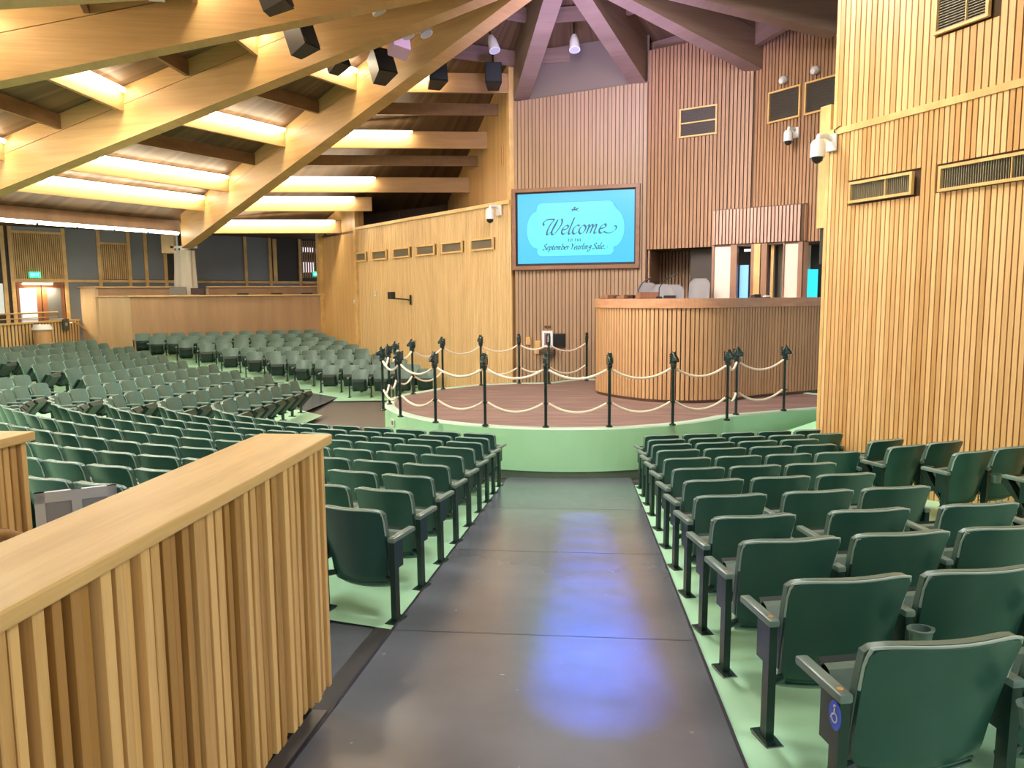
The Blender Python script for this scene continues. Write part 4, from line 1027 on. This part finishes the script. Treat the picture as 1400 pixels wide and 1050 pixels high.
wbox('leaning_board', T['j'] + .1, T['j'] + .25, 3.6, 5.4, .12, .2, OAK)
wbox('wall_panel', T['b'], T['c'], 5.28, 5.5, 0, .03, GREYL); wbox('wall_panel', T['d'], T['e'], 5.0, 5.5, 0, .03, GREYL)
wbox('grille_rail', T['b'], T['c'], 5.22, 5.30, 0, .1, OAK); wbox('grille_rail', T['d'], T['e'], 4.93, 5.0, 0, .1, OAK); wbox('grille_rail', T['b'], T['c'], 3.50, 3.62, 0, .12, OAK)
for ta, tb, z0, z1, nn in ((T['b']+.06, T['c']-.06, 3.62, 5.24, 24), (T['d']+.06, T['e']-.06, 3.62, 4.94, 13), (T['k']+.06, T['l']-.04, 3.75, 5.4, 10)):
    bm = BM(); w = (tb - ta) / nn
    for i in range(nn): quad_box(bm, (ta + w*(i+.5), .05, (z0+z1)/2), w*.55, .07, z1-z0, mat=mw_(0, 0))
    o = obj('grille_slats', bm, OAK if nn > 10 else STAGE_SLAT_L, wf); o['kind'] = 'stuff'
    wbox('grille_backing', ta, tb, z0, z1, 0, .012, plain('grille_back', (.12, .07, .03), .6))
wbox('white_reflection', T['k']+.1, T['k']+.75, 4.9, 5.1, .012, .02, plain('painted_reflection', (.8, .8, .9), .4, emit=(.9, .85, 1.0), es=1.0))  # white reflection on the grille, put in as glowing plates
wbox('white_reflection', T['k']+.1, T['k']+.7, 4.0, 4.45, .012, .02, plain('painted_reflection', (.8, .8, .9), .4))
# double entrance door with posters
def wthing(name, ta, tb, z0, z1, d0, d1, mat, parent):
    bm = BM(); quad_box(bm, ((ta+tb)/2, (d0+d1)/2, (z0+z1)/2), tb-ta, d1-d0, z1-z0, mat=mw_(0, 0)); return obj(name, bm, mat, parent)
dr = empty('door_1'); struct(dr, 'brown double entrance doors with glass below the oak grille at far left', 'door')
DW = wood('door_wood', (.20, .07, .025), (.34, .13, .05), (3, 3, 1), .35)
t0_, t1_ = T['b'] + .06, T['c'] - .06; wd = (t1_ - t0_)
wthing('door_frame', t0_, t1_, 3.40, 3.50, .02, .10, DW, dr)
l1 = wthing('door_leaf', t0_ + .03, t0_ + wd*.5, 1.17, 3.40, .03, .07, DW, dr)
l2 = wthing('door_leaf', t0_ + wd*.52, t1_ - .03, 1.17, 3.40, .03, .07, DW, dr)
wthing('glass_pane', t0_ + .10, t0_ + wd*.40, 1.4, 3.28, .071, .078, plain('bright_pane', (.55, .53, .5), .15, emit=(.9, .88, .85), es=.35), l1)
wthing('glass_pane', t0_ + wd*.62, t1_ - .14, 1.4, 3.28, .071, .078, plain('grey_pane', (.16, .16, .15), .15), l2)
wthing('push_bar', t0_ + .1, t0_ + wd*.40, 2.15, 2.19, .08, .12, STEEL, l1); wthing('push_bar', t0_ + wd*.62, t1_ - .12, 2.15, 2.19, .08, .12, STEEL, l2)
dl = empty('door_light'); wthing('diffuser', t0_ + .2, t0_ + wd*.72, 3.40, 3.46, .10, .34, plain('door_lamp', (1, 1, 1), .4, emit=(1, .85, .6), es=4), dl)
wthing('housing', t0_ + .18, t0_ + wd*.74, 3.46, 3.50, .08, .36, WHITE, dl); tag(dl, 'bright flat lamp above the far left entrance doors', 'light')
lamp('door_lamp', 'AREA', tuple(fw_((t0_+t1_)/2, 3.35, .25)), 25, (1, .85, .6), tuple(fw_((t0_+t1_)/2, 1.2, .5)), .8, .2)
sw_ = empty('window_1'); struct(sw_, 'pale window with papers left of the entrance doors', 'window')
wthing('window_pane', T['a'] - 1.3, T['a'] - .08, 2.35, 3.45, .03, .05, plain('papers', (.60, .62, .55), .4, emit=(.7, .8, .75), es=.3), sw_); wthing('window_frame', T['a'] - 1.35, T['a'] - .05, 2.28, 2.36, .02, .08, DARKWOOD, sw_)
def exit_sign(tm, z, label, d=.12):
    e = empty('exit_sign'); e.matrix_world = mw_(tm, z, d)
    bm = BM(); quad_box(bm, (0, 0, 0), .34, .05, .20, bevel=.008); obj('housing', bm, EXITG, e)
    bm = BM(); xx = -.115
    WHT = plain('exit_letters', (.2, .9, .5), .4, emit=(.35, 1.0, .6), es=1.6)
    def bar(cx, cz, w, h, rot=0):
        quad_box(bm, (0, .028, 0), w, .006, h, mat=Matrix.Translation((cx, 0, cz)) @ Matrix.Rotation(rot, 4, 'Y'))
    for z_ in (-.045, 0, .045): bar(-.10, z_, .05, .014)
    bar(-.12, 0, .014, .10)
    bar(-.035, 0, .014, .115, .5); bar(-.035, 0, .014, .115, -.5)
    bar(.03, 0, .014, .10); bar(.095, .045, .07, .014); bar(.095, 0, .014, .10)
    obj('lettering', bm, WHT, e)
    return tag(e, label, 'sign', 'exit signs')
exit_sign(tw_(-19.79, 26.02), 3.76, 'small green exit sign above the far left entrance doors')
exit_sign(tw_(-12.3, 34.05), 3.93, 'small green exit sign at the far right end of the back wall')
rd = empty('red_panel'); wthing('panel', T['k']+.05, T['l'], 3.0, 3.5, .1, .14, plain('rust_red', (.35, .10, .04), .5), rd); wthing('rim', T['k']+.03, T['l'], 3.5, 3.55, .1, .15, OAK, rd)
tag(rd, 'rusty red board under the right exit sign behind the balcony', 'board')

# draped column under the long beam's end
dc = empty('draped_column', (-14.85, 27.4, 1.16))
bm = BM(); rows = []
for i in range(9):
    v = i/8; z = 3.45 * (1 - v) + .02; rw = .36 + .22 * v**1.4
    rows.append([((rw * (1 + .10*math.sin(7*a + 1.3*math.sin(3*v)))) * math.cos(a), .6*(rw * (1 + .10*math.sin(7*a))) * math.sin(a), z) for a in [2*pi*q/42 for q in range(43)]])
grid(bm, rows); obj('drape', bm, FABRIC, dc, True)
bm = BM(); tube(bm, [(0, 0, 0), (0, 0, 3.6)], .14, 12); obj('column', bm, WHITE, dc)
bm = BM(); quad_box(bm, (-.55, 0, 3.75), .5, .3, .75, bevel=.02); obj('pale_box', bm, BALL, dc)
bm = BM(); quad_box(bm, (.0, 0, 3.6), .9, .3, .08); obj('bracket', bm, WHITE, dc)
bm = BM(); tube(bm, [(-.35, -.1, 4.2), (-.2, -.1, 4.0), (-.2, -.1, 3.5), (-.1, -.1, 3.2)], .035, 8); obj('pipe', bm, WHITE, dc, True)
tag(dc, 'column wrapped in pale drape below the end of the long roof beam', 'column')

# entrance railing with vertical slats
rl = empty('entrance_railing', (-18.0, 21.5, 1.16)); RA_ = Vector((-17.8, 20.3)); RB_ = Vector((-19.02, 27.75)); rof = Matrix.Translation((18.0, -21.5, -1.16))
fR, mR = onwall(RA_, RB_, -1); LR = (RB_ - RA_).length
def rr(o): o.matrix_local = rof; return o
bm = BM(); quad_box(bm, (LR/2, 0, 2.12), LR, .12, .06, mat=mR(0, 0)); rr(obj('top_rail', bm, OAK, rl))
o = slats('slats', RA_, RB_, .9, 2.09, .20, .10, .02, OAK_SLATS, rl, side=-1); o.matrix_local = rof
rr(wall_mesh('backing', RA_, RB_, .8, 2.09, .05, BACKING, -1, rl))
tag(rl, 'low slatted oak railing along the entrance level at far left', 'railing')
hr = empty('stair_handrail'); bm = BM(); tube(bm, [fR(5.6, 2.13, .25), fR(6.3, 1.95, .25), fR(7.3, 1.45, .25), fR(7.45, 1.45, .25)], .035, 8); obj('rail', bm, OAK, hr, True)
bm = BM(); tube(bm, [fR(5.9, 2.03, .25), fR(5.9, 2.03, .02)], .02, 6); tube(bm, [fR(7.2, 1.5, .25), fR(7.2, 1.5, .02)], .02, 6); obj('bracket', bm, STEEL, hr)
tag(hr, 'sloping oak handrail on the far left slatted railing', 'handrail')
hr = empty('upper_handrail'); bm = BM(); tube(bm, [fR(1.5, 2.42, -.5), fR(6.6, 2.42, -.5)], .025, 8); tube(bm, [fR(1.5, 2.25, -.5), fR(6.6, 2.25, -.5)], .02, 8); obj('rail', bm, OAK, hr, True)
bm = BM(); [tube(bm, [fR(t, 1.16, -.5), fR(t, 2.42, -.5)], .02, 6) for t in (1.6, 4.0, 6.5)]; obj('support', bm, STEEL, hr)
tag(hr, 'thin double handrail before the far left entrance doors', 'handrail')
wallbox('railing_sign', mR(5.6, 1.98, .10), .42, .42, .03, plain('sign_dark_green', (.03, .06, .06), .4), 'small dark shield-shaped sign hung on the slatted railing', 'sign', (('emblem', (0, .035, .02), (.16, .006, .12), plain('sign_grey', (.35, .4, .4), .4)),))
bm = BM(); tube(bm, [(0, 0, 0), (0, 0, .9)], [.24, .26], 16); fp_ = fR(3.3, .9, .5)
bn = empty('waste_bin', (fp_.x, fp_.y, .98)); obj('body', bm, wood('bin_wood', (.5, .28, .12), (.66, .40, .2)), bn, True)
bm = BM(); tube(bm, [(0, 0, .9), (0, 0, .93), (0, 0, 1.08)], [.30, .32, .24], 16); obj('lid', bm, WHITE, bn, True)
tag(bn, 'wooden bin with white lid before the far left slatted railing', 'bin')

# ------------------------------------------------------------------ near half walls at the landing
def half_wall(x_face, y_end, y0, thick, name, label, capx0, capx1, faces_right=True):
    e = empty(name, (x_face, y_end, zp(y_end)))
    off = Matrix.Translation((-x_face, -y_end, -zp(y_end)))
    def r_(o): o.matrix_local = off @ o.matrix_local; return o
    fz = lambda y: 1.157 - .0961 * y
    bm = BM(); x0, x1 = x_face - thick, x_face - .045
    box8(bm, [(x0, y0, fz(y0)+.14), (x1, y0, fz(y0)+.14), (x1, y_end-.012, fz(y_end)+.14), (x0, y_end-.012, fz(y_end)+.14), (x0, y0, 2.165), (x1, y0, 2.165), (x1, y_end-.012, 2.165), (x0, y_end-.012, 2.165)])
    r_(obj('core', bm, plain('core_brown', (.15, .075, .025), .7), e))
    bm = BM(); quad_box(bm, ((capx0+capx1)/2, (y0 + y_end + .02)/2, 2.19), capx1-capx0, y_end + .02 - y0, .046, bevel=.006, segs=2); r_(obj('cap', bm, OAK_CAP, e))
    bm = BM(); box8(bm, [(x0+.05, y0, fz(y0)), (x1-.05, y0, fz(y0)), (x1-.05, y_end-.05, fz(y_end)), (x0+.05, y_end-.05, fz(y_end)), (x0+.05, y0, fz(y0)+.15), (x1-.05, y0, fz(y0)+.15), (x1-.05, y_end-.05, fz(y_end)+.15), (x0+.05, y_end-.05, fz(y_end)+.15)])
    r_(obj('kick_base', bm, BLACK, e))
    rnd = random.Random(3); pitch = .0605; n = int((y_end - y0) / pitch)
    for i in range(n):
        y = y_end - .02 - i * pitch; w = .037 + rnd.uniform(-.005, .007); d = .050 + rnd.choice((-.016, -.006, 0, .006)) ; zb = fz(y) + .13
        b2 = BM(); quad_box(b2, (0, 0, 0), d, w, 2.165 - zb, bevel=.003)
        o = obj('slat', b2, OAK_SLAT_NEAR, e); o.location = (x_face - .045 + d/2, y, (2.165 + zb)/2); o.rotation_euler = (0, 0, rnd.uniform(-.05, .05)); bpy.context.view_layer.update() if False else None
        o.matrix_local = off @ Matrix.Translation(o.location) @ Matrix.Rotation(rnd.uniform(-.05, .05), 4, 'Z')
    # end slats
    for i in range(int(thick / .062)):
        b2 = BM(); quad_box(b2, (0, 0, 0), .046, .03, 2.165 - fz(y_end) - .13, bevel=.003)
        o = obj('slat', b2, OAK_SLAT_NEAR, e); o.matrix_local = off @ Matrix.Translation((x_face - .075 - i*.062, y_end + .002, (2.165 + fz(y_end) + .13)/2))
    return tag(e, label, 'wall')
half_wall(-1.27, 3.55, -.6, .28, 'half_wall', 'near oak slatted half wall with broad flat cap beside the aisle', -1.60, -1.235)
half_wall(-2.81, 3.55, 1.6, .30, 'half_wall', 'second oak slatted half wall at the left frame edge', -3.20, -2.775)
tr = empty('floor_trim'); bm = BM(); box8(bm, [(-1.36, -.6, 1.216), (-1.285, -.6, 1.216), (-1.285, 3.5, .822), (-1.36, 3.5, .822), (-1.36, -.6, 1.228), (-1.285, -.6, 1.228), (-1.285, 3.5, .834), (-1.36, 3.5, .834)]); obj('strip', bm, plain('trim_grey', (.28, .27, .26), .3, metal=.4), tr)
tag(tr, 'grey metal floor strip along the foot of the near half wall', 'trim')
hd = empty('wall_handrail'); bm = BM(); tube(bm, [(-2.72, 2.4, 2.0), (-2.72, 3.25, 1.78), (-2.72, 3.36, 1.72)], .028, 10); obj('rail', bm, OAK_SLAT_NEAR, hd, True)
bm = BM(); tube(bm, [(-2.72, 3.1, 1.80), (-2.76, 3.1, 1.70), (-2.80, 3.1, 1.70)], .012, 6); obj('bracket', bm, STEEL, hd); tag(hd, 'brown round handrail on the second half wall', 'handrail')
gt = empty('low_gate', (-3.07, 3.9, .78), math.atan2(.23, .34)); gw, gh = .41, 1.02
GF = plain('gate_frame_grey', (.60, .66, .72), .5, metal=.0)
bm = BM()
for c, s in (((gw/2, 0, gh-.03), (gw, .03, .06)), ((gw/2, 0, .03), (gw, .03, .06)), ((.025, 0, gh/2), (.05, .03, gh)), ((gw-.025, 0, gh/2), (.05, .03, gh)), ((gw/2, 0, gh/2), (.05, .034, gh))): quad_box(bm, c, *s)
obj('frame', bm, GF, gt)
for x in (.02 + gw*.25, gw*.75 - .02):
    bm = BM(); quad_box(bm, (x, 0, gh/2), gw*.40, .012, gh - .1); obj('panel', bm, plain('gate_mesh_grey', (.33, .36, .40), .6), gt)
tag(gt, 'grey framed gate with two grey panels beside the second half wall', 'gate')

# ------------------------------------------------------------------ seats
def shell_mesh(expand=0., yoff=0., top_extra=0., z_lo=.185, th=.022):
    prof = [(.105, z_lo), (.055, z_lo + .012), (.010, .235), (-.018, .31), (-.035, .40), (-.065, .52), (-.098, .64), (-.135, .745), (-.150, .785)]
    if z_lo > .3: prof = prof[3:]
    NU = 10; bm = BM(); F = []; Bk = []
    n = len(prof)
    for i, (y, z) in enumerate(prof):
        v = (z - .185) / .6; w = .225 + .035 * v + expand
        if i == n - 1: w -= .022
        if z_lo < .3 and i == 0: w -= .045
        if z_lo < .3 and i == 1: w -= .018
        f = []; b = []
        for u in range(NU + 1):
            s = u / NU * 2 - 1; cy = .055 * s * s; zz = z + (top_extra if i >= n - 2 else 0)
            if i == n - 1 : zz -= .016 * (abs(s) ** 6)
            f.append(bm.verts.new((w * s, y + cy + yoff + th/2, zz))); b.append(bm.verts.new((w * s, y + cy + yoff - th/2, zz)))
        F.append(f); Bk.append(b)
    for L_, flip in ((F, False), (Bk, True)):
        for i in range(n-1):
            for u in range(NU): bm.faces.new((L_[i][u], L_[i][u+1], L_[i+1][u+1], L_[i+1][u]))
    for i in range(n-1):
        for u in (0, NU): bm.faces.new((F[i][u], F[i+1][u], Bk[i+1][u], Bk[i][u]))
    for i in (0, n-1):
        for u in range(NU): bm.faces.new((F[i][u], F[i][u+1], Bk[i][u+1], Bk[i][u]))
    return bm
SM = {}
def keep(name, bm, mat, smooth=True):
    o = obj(name, bm, mat, None, smooth); SM[name] = o.data; bpy.data.objects.remove(o)
bm = shell_mesh(); 
for z, y in ((.262, -.009), (.240, -.002)):
    tube(bm, [(.205 * q / 4, y + .055 * (q / 4 * .86) ** 2, z) for q in range(-4, 5)], .0045, 5)
keep('backrest', bm, SEATD)
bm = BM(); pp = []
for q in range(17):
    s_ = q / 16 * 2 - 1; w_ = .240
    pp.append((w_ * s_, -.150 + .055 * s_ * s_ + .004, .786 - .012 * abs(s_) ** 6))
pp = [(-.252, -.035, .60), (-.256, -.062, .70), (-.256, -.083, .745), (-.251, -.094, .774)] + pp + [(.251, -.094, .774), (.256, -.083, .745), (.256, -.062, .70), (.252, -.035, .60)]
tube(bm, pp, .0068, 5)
keep('rim_highlight', bm, RIM_HIGHLIGHT)  # thin tube along the rim, a highlight put in as colour and shape
keep('back_cushion', shell_mesh(.004, .028, .008, .32, .034), SEATC)
# tip-up seat, half folded
bm = BM(); ang = R(54); dirv = Vector((0, math.cos(ang), math.sin(ang))); nrm = Vector((0, -math.sin(ang), math.cos(ang)))
o0 = Vector((0, .090, .245)); rows = []
for (l, t, w) in ((0, -.005, .17), (0, .045, .18), (.03, .080, .205), (.20, .085, .228), (.315, .08, .222), (.345, .045, .215), (.345, 0.0, .21)):
    c = o0 + dirv * l + nrm * t; rows.append([(x * w, c.y, c.z) for x in (-1, -.93, -.5, 0, .5, .93, 1)])
grid(bm, rows)
for i in (0, -1): pass
keep('seat_cushion', bm, SEATC)
bm = BM(); P = []
for (l, t, w) in ((-.01, -.045, .15), (.355, -.085, .175), (.375, .01, .212), (-.01, .01, .205)):
    c = o0 + dirv * l + nrm * t; P.append((c, w))
vs = [[bm.verts.new((s * w, c.y, c.z)) for c, w in P] for s in (-1, 1)]
bm.faces.new(vs[0]); bm.faces.new(vs[1][::-1])
for i in range(4): bm.faces.new((vs[0][i], vs[0][(i+1) % 4], vs[1][(i+1) % 4], vs[1][i]))
keep('seat_pan', bm, SEATU, False)
bm = BM(); quad_box(bm, (0, .11, .572), .052, .31, .034, bevel=.009, segs=2); keep('armrest', bm, ARMM)
bm = BM(); tube(bm, [(0, 0.0, .59), (0, 0.0, .5905)], .012, 10); keep('armrest_number_disc', bm, BRASS)
bm = BM(); box8(bm, [(-.019, -.028, .01), (.019, -.028, .01), (.019, .030, .01), (-.019, .030, .01), (-.019, -.035, .556), (.019, -.035, .556), (.019, .022, .556), (-.019, .022, .556)])
quad_box(bm, (0, .045, .46), .03, .10, .19); keep('leg', bm, SEATM, False)
bm = BM(); quad_box(bm, (0, 0, .006), .085, .17, .012, bevel=.003); 
for y in (-.06, .06): tube(bm, [(0, y, .012), (0, y, .020)], .011, 8)
keep('foot_plate', bm, SEATM, False)
bm = BM(); tube(bm, [(-.045, .02, .27), (.0, .02, .27), (.05, .03, .28)], [.016, .022, .018], 8); keep('hinge', bm, SEATM)
# cup holder: flanged ring with a cup
bm = BM(); N = 16; z0 = .545
ro_ = [bm.verts.new((.062*math.cos(2*pi*k/N)*(1.12 if k % 8 in (0,) else 1), .052*math.sin(2*pi*k/N), z0)) for k in range(N)]
ri_ = [bm.verts.new((.044*math.cos(2*pi*k/N), .040*math.sin(2*pi*k/N), z0 + .002)) for k in range(N)]
rb_ = [bm.verts.new((.036*math.cos(2*pi*k/N), .034*math.sin(2*pi*k/N), z0 - .07)) for k in range(N)]
rc_ = [bm.verts.new((.052*math.cos(2*pi*k/N), .046*math.sin(2*pi*k/N), z0 - .015)) for k in range(N)]
rd_ = [bm.verts.new((.042*math.cos(2*pi*k/N), .040*math.sin(2*pi*k/N), z0 - .085)) for k in range(N)]
for a_, b_ in ((ro_, ri_), (ri_, rb_), (ro_, rc_), (rc_, rd_)):
    for k in range(N): bm.faces.new((a_[k], a_[(k+1) % N], b_[(k+1) % N], b_[k]))
bm.faces.new(rb_); bm.faces.new(rd_); keep('cup_holder', bm, ARMM)
bm = BM(); quad_box(bm, (0, .03, .60), .05, .012, .055); keep('number_plate', bm, WHITE, False)

seats = []   # dict(pos, yaw, wscale, pitch, label, group, last, cup)
ORD = ['first', 'second', 'third', 'fourth', 'fifth', 'sixth', 'seventh', 'eighth', 'ninth', 'tenth', 'eleventh', 'twelfth', 'thirteenth', 'fourteenth', 'fifteenth', 'sixteenth', 'seventeenth', 'eighteenth', 'nineteenth', 'twentieth'] + ['twenty-' + s for s in ['first', 'second', 'third', 'fourth', 'fifth', 'sixth', 'seventh', 'eighth', 'ninth']] + ['thirtieth'] + ['thirty-' + s for s in ['first', 'second', 'third', 'fourth', 'fifth', 'sixth', 'seventh', 'eighth', 'ninth']] + ['fortieth'] + ['forty-' + s for s in ['first', 'second', 'third', 'fourth', 'fifth', 'sixth', 'seventh', 'eighth', 'ninth']]
def add_seat(p, f, pitch, w, label, group, first=False, last=False, cup=False, scale=1.0):
    seats.append(dict(p=Vector(p), yaw=math.atan2(f.y, f.x) - pi/2, pitch=pitch, w=w, label=label, group=group, first=first, last=last, cup=cup, s=scale))
# right block, concentric rows either side of a narrow aisle
wscale = {11: 1.12, 10: 1.12, 9: 1.10, 8: 1.06, 7: 1.06}
rp = {11: .665, 10: .665, 9: .667, 8: .80, 7: .70, 6: .605}
def in_right(p):
    rel = Vector((p.x, p.y)) - RP; n = Vector((-.891, -.454)); return rel.dot(n) > .42
X1 = {0: 3.75, 1: 3.5, 2: 3.2, 3: 3.05, 4: 2.95, 5: 2.8, 6: 2.75, 7: 2.95, 8: 3.9}
X2 = {2: (3.42, 10.35), 3: (3.33, 9.85), 4: (3.20, 9.2), 5: (3.13, 8.45), 6: (3.5, 7.8), 7: (3.95, 7.15), 8: (4.4, 6.5)}
for k in range(11, -1, -1):
    pt = rp.get(k, .57); wS = wscale.get(k, 1.0 if k == 6 else .97)
    x = .75 + {11: .13, 10: .075, 9: .02}.get(k, 0.); idx = 0; f = Vector((-.243, .970))
    while idx < 9:
        w_ = .64 if (k == 7 and idx >= 1) else pt
        sp = .60 if k in (7, 8) else w_
        xc = x + sp * .5 * .97
        if xc + .2 > X1.get(k, 9) or xc > 8: break
        last = (x + (w_ + .5 * sp) * .97 + .2 > X1.get(k, 9))
        add_seat(right_pt(k, xc), f, sp, wS, 'green folding seat, %s from the aisle, %s row from ring, right block' % (ORD[idx], ORD[k]), 'seats of the right block', first=(idx == 0), last=last or k in (7, 8), cup=(not last and k >= 3))
        x += w_ * .97; idx += 1
    if k in X2:
        sx, sy = X2[k]; idx = 0; f = Vector((-.45, .893)); d = Vector((.893, .45))
        while idx < 8:
            q = Vector((sx, sy)) + d * (.28 + .56 * idx); p = Vector((q.x, q.y, zp(Yk(k))))
            if (q - RP).dot(Vector((-.891, -.454))) < .34 + .2: break
            add_seat(p, f, .56, .96, 'green folding seat near right oak wall, %s past narrow aisle, %s row from ring' % (ORD[idx], ORD[k]), 'seats beyond the narrow right aisle', first=(idx == 0), cup=True)
            idx += 1
# left block: rows sweep from the aisle round to the far left
for k in range(0, 10):
    la, lb, lc = left_len(k); s = .30 if k <= 8 else la + .3; idx = 0; pt = .555
    while s < lc:
        p, f = left_path(k, s)
        gapc = 15.6 + .55 * (k - 4)
        skip = (k >= 4 and s > lb - .2 and abs(p.y - gapc) < .55)
        if not skip:
            add_seat(p, f, pt, .93, 'green folding seat, %s from centre aisle, %s row from ring, left block' % (ORD[idx], ORD[k]), 'seats of the left block', first=(idx == 0), last=(s + pt >= lc), cup=(k > 1 and idx % 2 == 1))
            idx += 1
        s += pt
# far bank
for j in range(10):
    a = Vector(FL[j]); b = Vector(FR[j]); d = (b - a).normalized(); b = b - d * .42; L = (b - a).length; f = Vector((d.y, -d.x))
    n = max(4, round(L / .56)); pt = L / n
    for i in range(n):
        q = a + d * pt * (i + .5) + f * .15
        add_seat((q.x, q.y, max(.015, ZF(j))), f, pt, .93, 'green folding seat, %s from left, %s row up, far bank' % (ORD[i], ORD[j]), 'seats of the far bank', first=(i == 0), last=(i == n-1))
# keep those the photograph shows; rank by nearness
def to_px(p):
    d = Vector(p) - Vector((0, 0, 2.87)); z = d.dot(fw)
    return (700 + 1051 * d.dot(rt2) / z, 525 - 1051 * d.dot(up2) / z, z) if z > .2 else (9999, 9999, z)
def inside(x, y, poly):
    c = False; j = len(poly) - 1
    for i in range(len(poly)):
        if (poly[i][1] > y) != (poly[j][1] > y) and x < (poly[j][0]-poly[i][0])*(y-poly[i][1])/(poly[j][1]-poly[i][1]) + poly[i][0]: c = not c
        j = i
    return c
hide = [(-3000, 1900), (0, 752), (353, 596), (445, 596), (455, 940), (380, 1050), (380, 3000), (-3000, 3000)]
vis = []
for sd in seats:
    c = [to_px(sd['p'] + Vector((0, 0, h))) for h in (.05, .75)]
    xs = [q[0] for q in c]; ys = [q[1] for q in c]; wpx = 1051 * .33 / c[1][2]
    if c[1][2] < .5 or min(xs) > 1400 + wpx or max(xs) < -wpx or min(ys) > 1060: continue
    if all(inside(xx, yy, hide) for xx, yy in ((xs[1] - wpx, ys[1]), (xs[1] + wpx, ys[1]), (xs[1] - wpx, ys[0]), (xs[1] + wpx, ys[0]))): continue
    if xs[1] < 34 - wpx and ys[1] > 605: continue
    sd['z'] = c[1][2]; vis.append(sd)
vis.sort(key=lambda s_: s_['z'])
print('SEATS', len(seats), 'visible', len(vis))
NEAR = vis[:300]; FAR = vis[300:]
# the end seat of each built row carries both armrests and no cup holder
for sd in NEAR + FAR:
    isl = sd['group'] == 'seats of the left block'
    q = sd['p'] + Vector((math.cos(sd['yaw']), math.sin(sd['yaw']), 0)) * sd['pitch'] * (-1 if isl else 1)
    near_q = [t for t in vis if t is not sd and (t['p'].xy - q.xy).length < .32]
    if not near_q: sd['cup'] = False; sd['last'] = True
def seat_parts(sd):
    hw = sd['pitch'] / 2; w = sd['w']; S_ = Matrix.Diagonal((w, 1, 1, 1)); out = []
    T_ = Matrix.Translation
    out.append(('backrest', S_)); out.append(('rim_highlight', S_)); out.append(('back_cushion', S_)); out.append(('seat_cushion', S_)); out.append(('seat_pan', S_))
    def side(sgn):
        out.append(('armrest', T_((sgn*hw, 0, 0)))); out.append(('leg', T_((sgn*hw, 0, 0)))); out.append(('foot_plate', T_((sgn*hw, 0, 0))))
        out.append(('hinge', T_((sgn*(hw-.03), 0, 0)) @ Matrix.Diagonal((sgn*-1 if sgn > 0 else 1, 1, 1, 1))))
    return out, side
def make_seat(sd):
    e = empty('arena_seat', sd['p'], sd['yaw'])
    out, side = seat_parts(sd)
    left_side = -1
    # facing the ring: the aisle side of right-block rows is at local -x, of left-block rows at local +x
    isleft = sd['group'] == 'seats of the left block'
    if isleft:
        side(-1)
        if sd['first']: side(1)
        asd = 1
    else:
        side(-1)
        if sd['last']: side(1)
        asd = -1
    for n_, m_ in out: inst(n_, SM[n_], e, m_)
    if sd['first'] and sd['z'] < 9: inst('armrest_number_disc', SM['armrest_number_disc'], e, Matrix.Translation((asd * sd['pitch']/2, 0, 0)))
    if sd['cup'] and sd['z'] < 12:
        sx = 1 if not isleft else -1
        inst('cup_holder', SM['cup_holder'], e, Matrix.Translation((sx * sd['pitch']/2, -.115, -.01)))
        if sd['z'] < 6: inst('number_plate', SM['number_plate'], e, Matrix.Translation((sx * sd['pitch']/2 * .985, .02, .015)))
    tag(e, sd['label'], 'seat', sd['group']); return e
for sd in NEAR: sd['o'] = make_seat(sd)
if FAR:
    bm = BM(); mats_l = [SEATD, SEATC, SEATU, SEATM, ARMM]; mi = dict(rim_highlight=4, backrest=0, back_cushion=1, seat_cushion=1, seat_pan=2, armrest=4, leg=3, foot_plate=3, hinge=3)
    for sd in FAR:
        out, side = seat_parts(sd); side(-1)
        if sd['last']: side(1)
        base = Matrix.Translation(sd['p']) @ Matrix.Rotation(sd['yaw'], 4, 'Z')
        for n_, m_ in out:
            if n_ in ('hinge', 'foot_plate', 'rim_highlight'): continue
            me2 = SM[n_].copy(); me2.transform(base @ m_); k0 = len(bm.faces); bm.from_mesh(me2); bm.faces.ensure_lookup_table()
            for q in range(k0, len(bm.faces)): bm.faces[q].material_index = mi[n_]; bm.faces[q].smooth = True
            bpy.data.meshes.remove(me2)
    o = obj('far_seats', bm, mats_l, None, False, recalc=False)
    tag(o, 'remaining farthest rows of green folding seats before the balcony', 'seats', 'farthest seats', 'stuff')

# accessible-seat badge on the near aisle armrest
fs_ = [s_ for s_ in NEAR if s_['group'] == 'seats of the right block' and s_['first']]
fs_.sort(key=lambda s_: s_['z']); s0 = fs_[0]
bd = s0['o']
bm = BM(); tube(bm, [(-s0['pitch']/2 - .021, -.012, .50), (-s0['pitch']/2 - .024, -.012, .50)], .036, 18)
for v in bm.verts: v.co.z = .50 + (v.co.z - .50) * 1.5
o = obj('accessible_badge', bm, plain('badge_blue', (.05, .12, .75), .35), bd); o['label'] = 'blue oval badge with white symbol'
bm = BM(); X = -s0['pitch']/2 - .0262
tube(bm, [(X, -.014, .528), (X, -.012, .505), (X, -.002, .503), (X, .006, .485)], .0028, 5)
tube(bm, [(X, -.014 + .016*math.cos(a), .494 + .018*math.sin(a)) for a in [R(100 + q*24) for q in range(11)]], .0022, 5)
tube(bm, [(X, -.014, .534), (X, -.014, .540)], .005, 6); o = obj('badge_symbol', bm, WHITE, bd)
print('objects', len(bpy.data.objects))
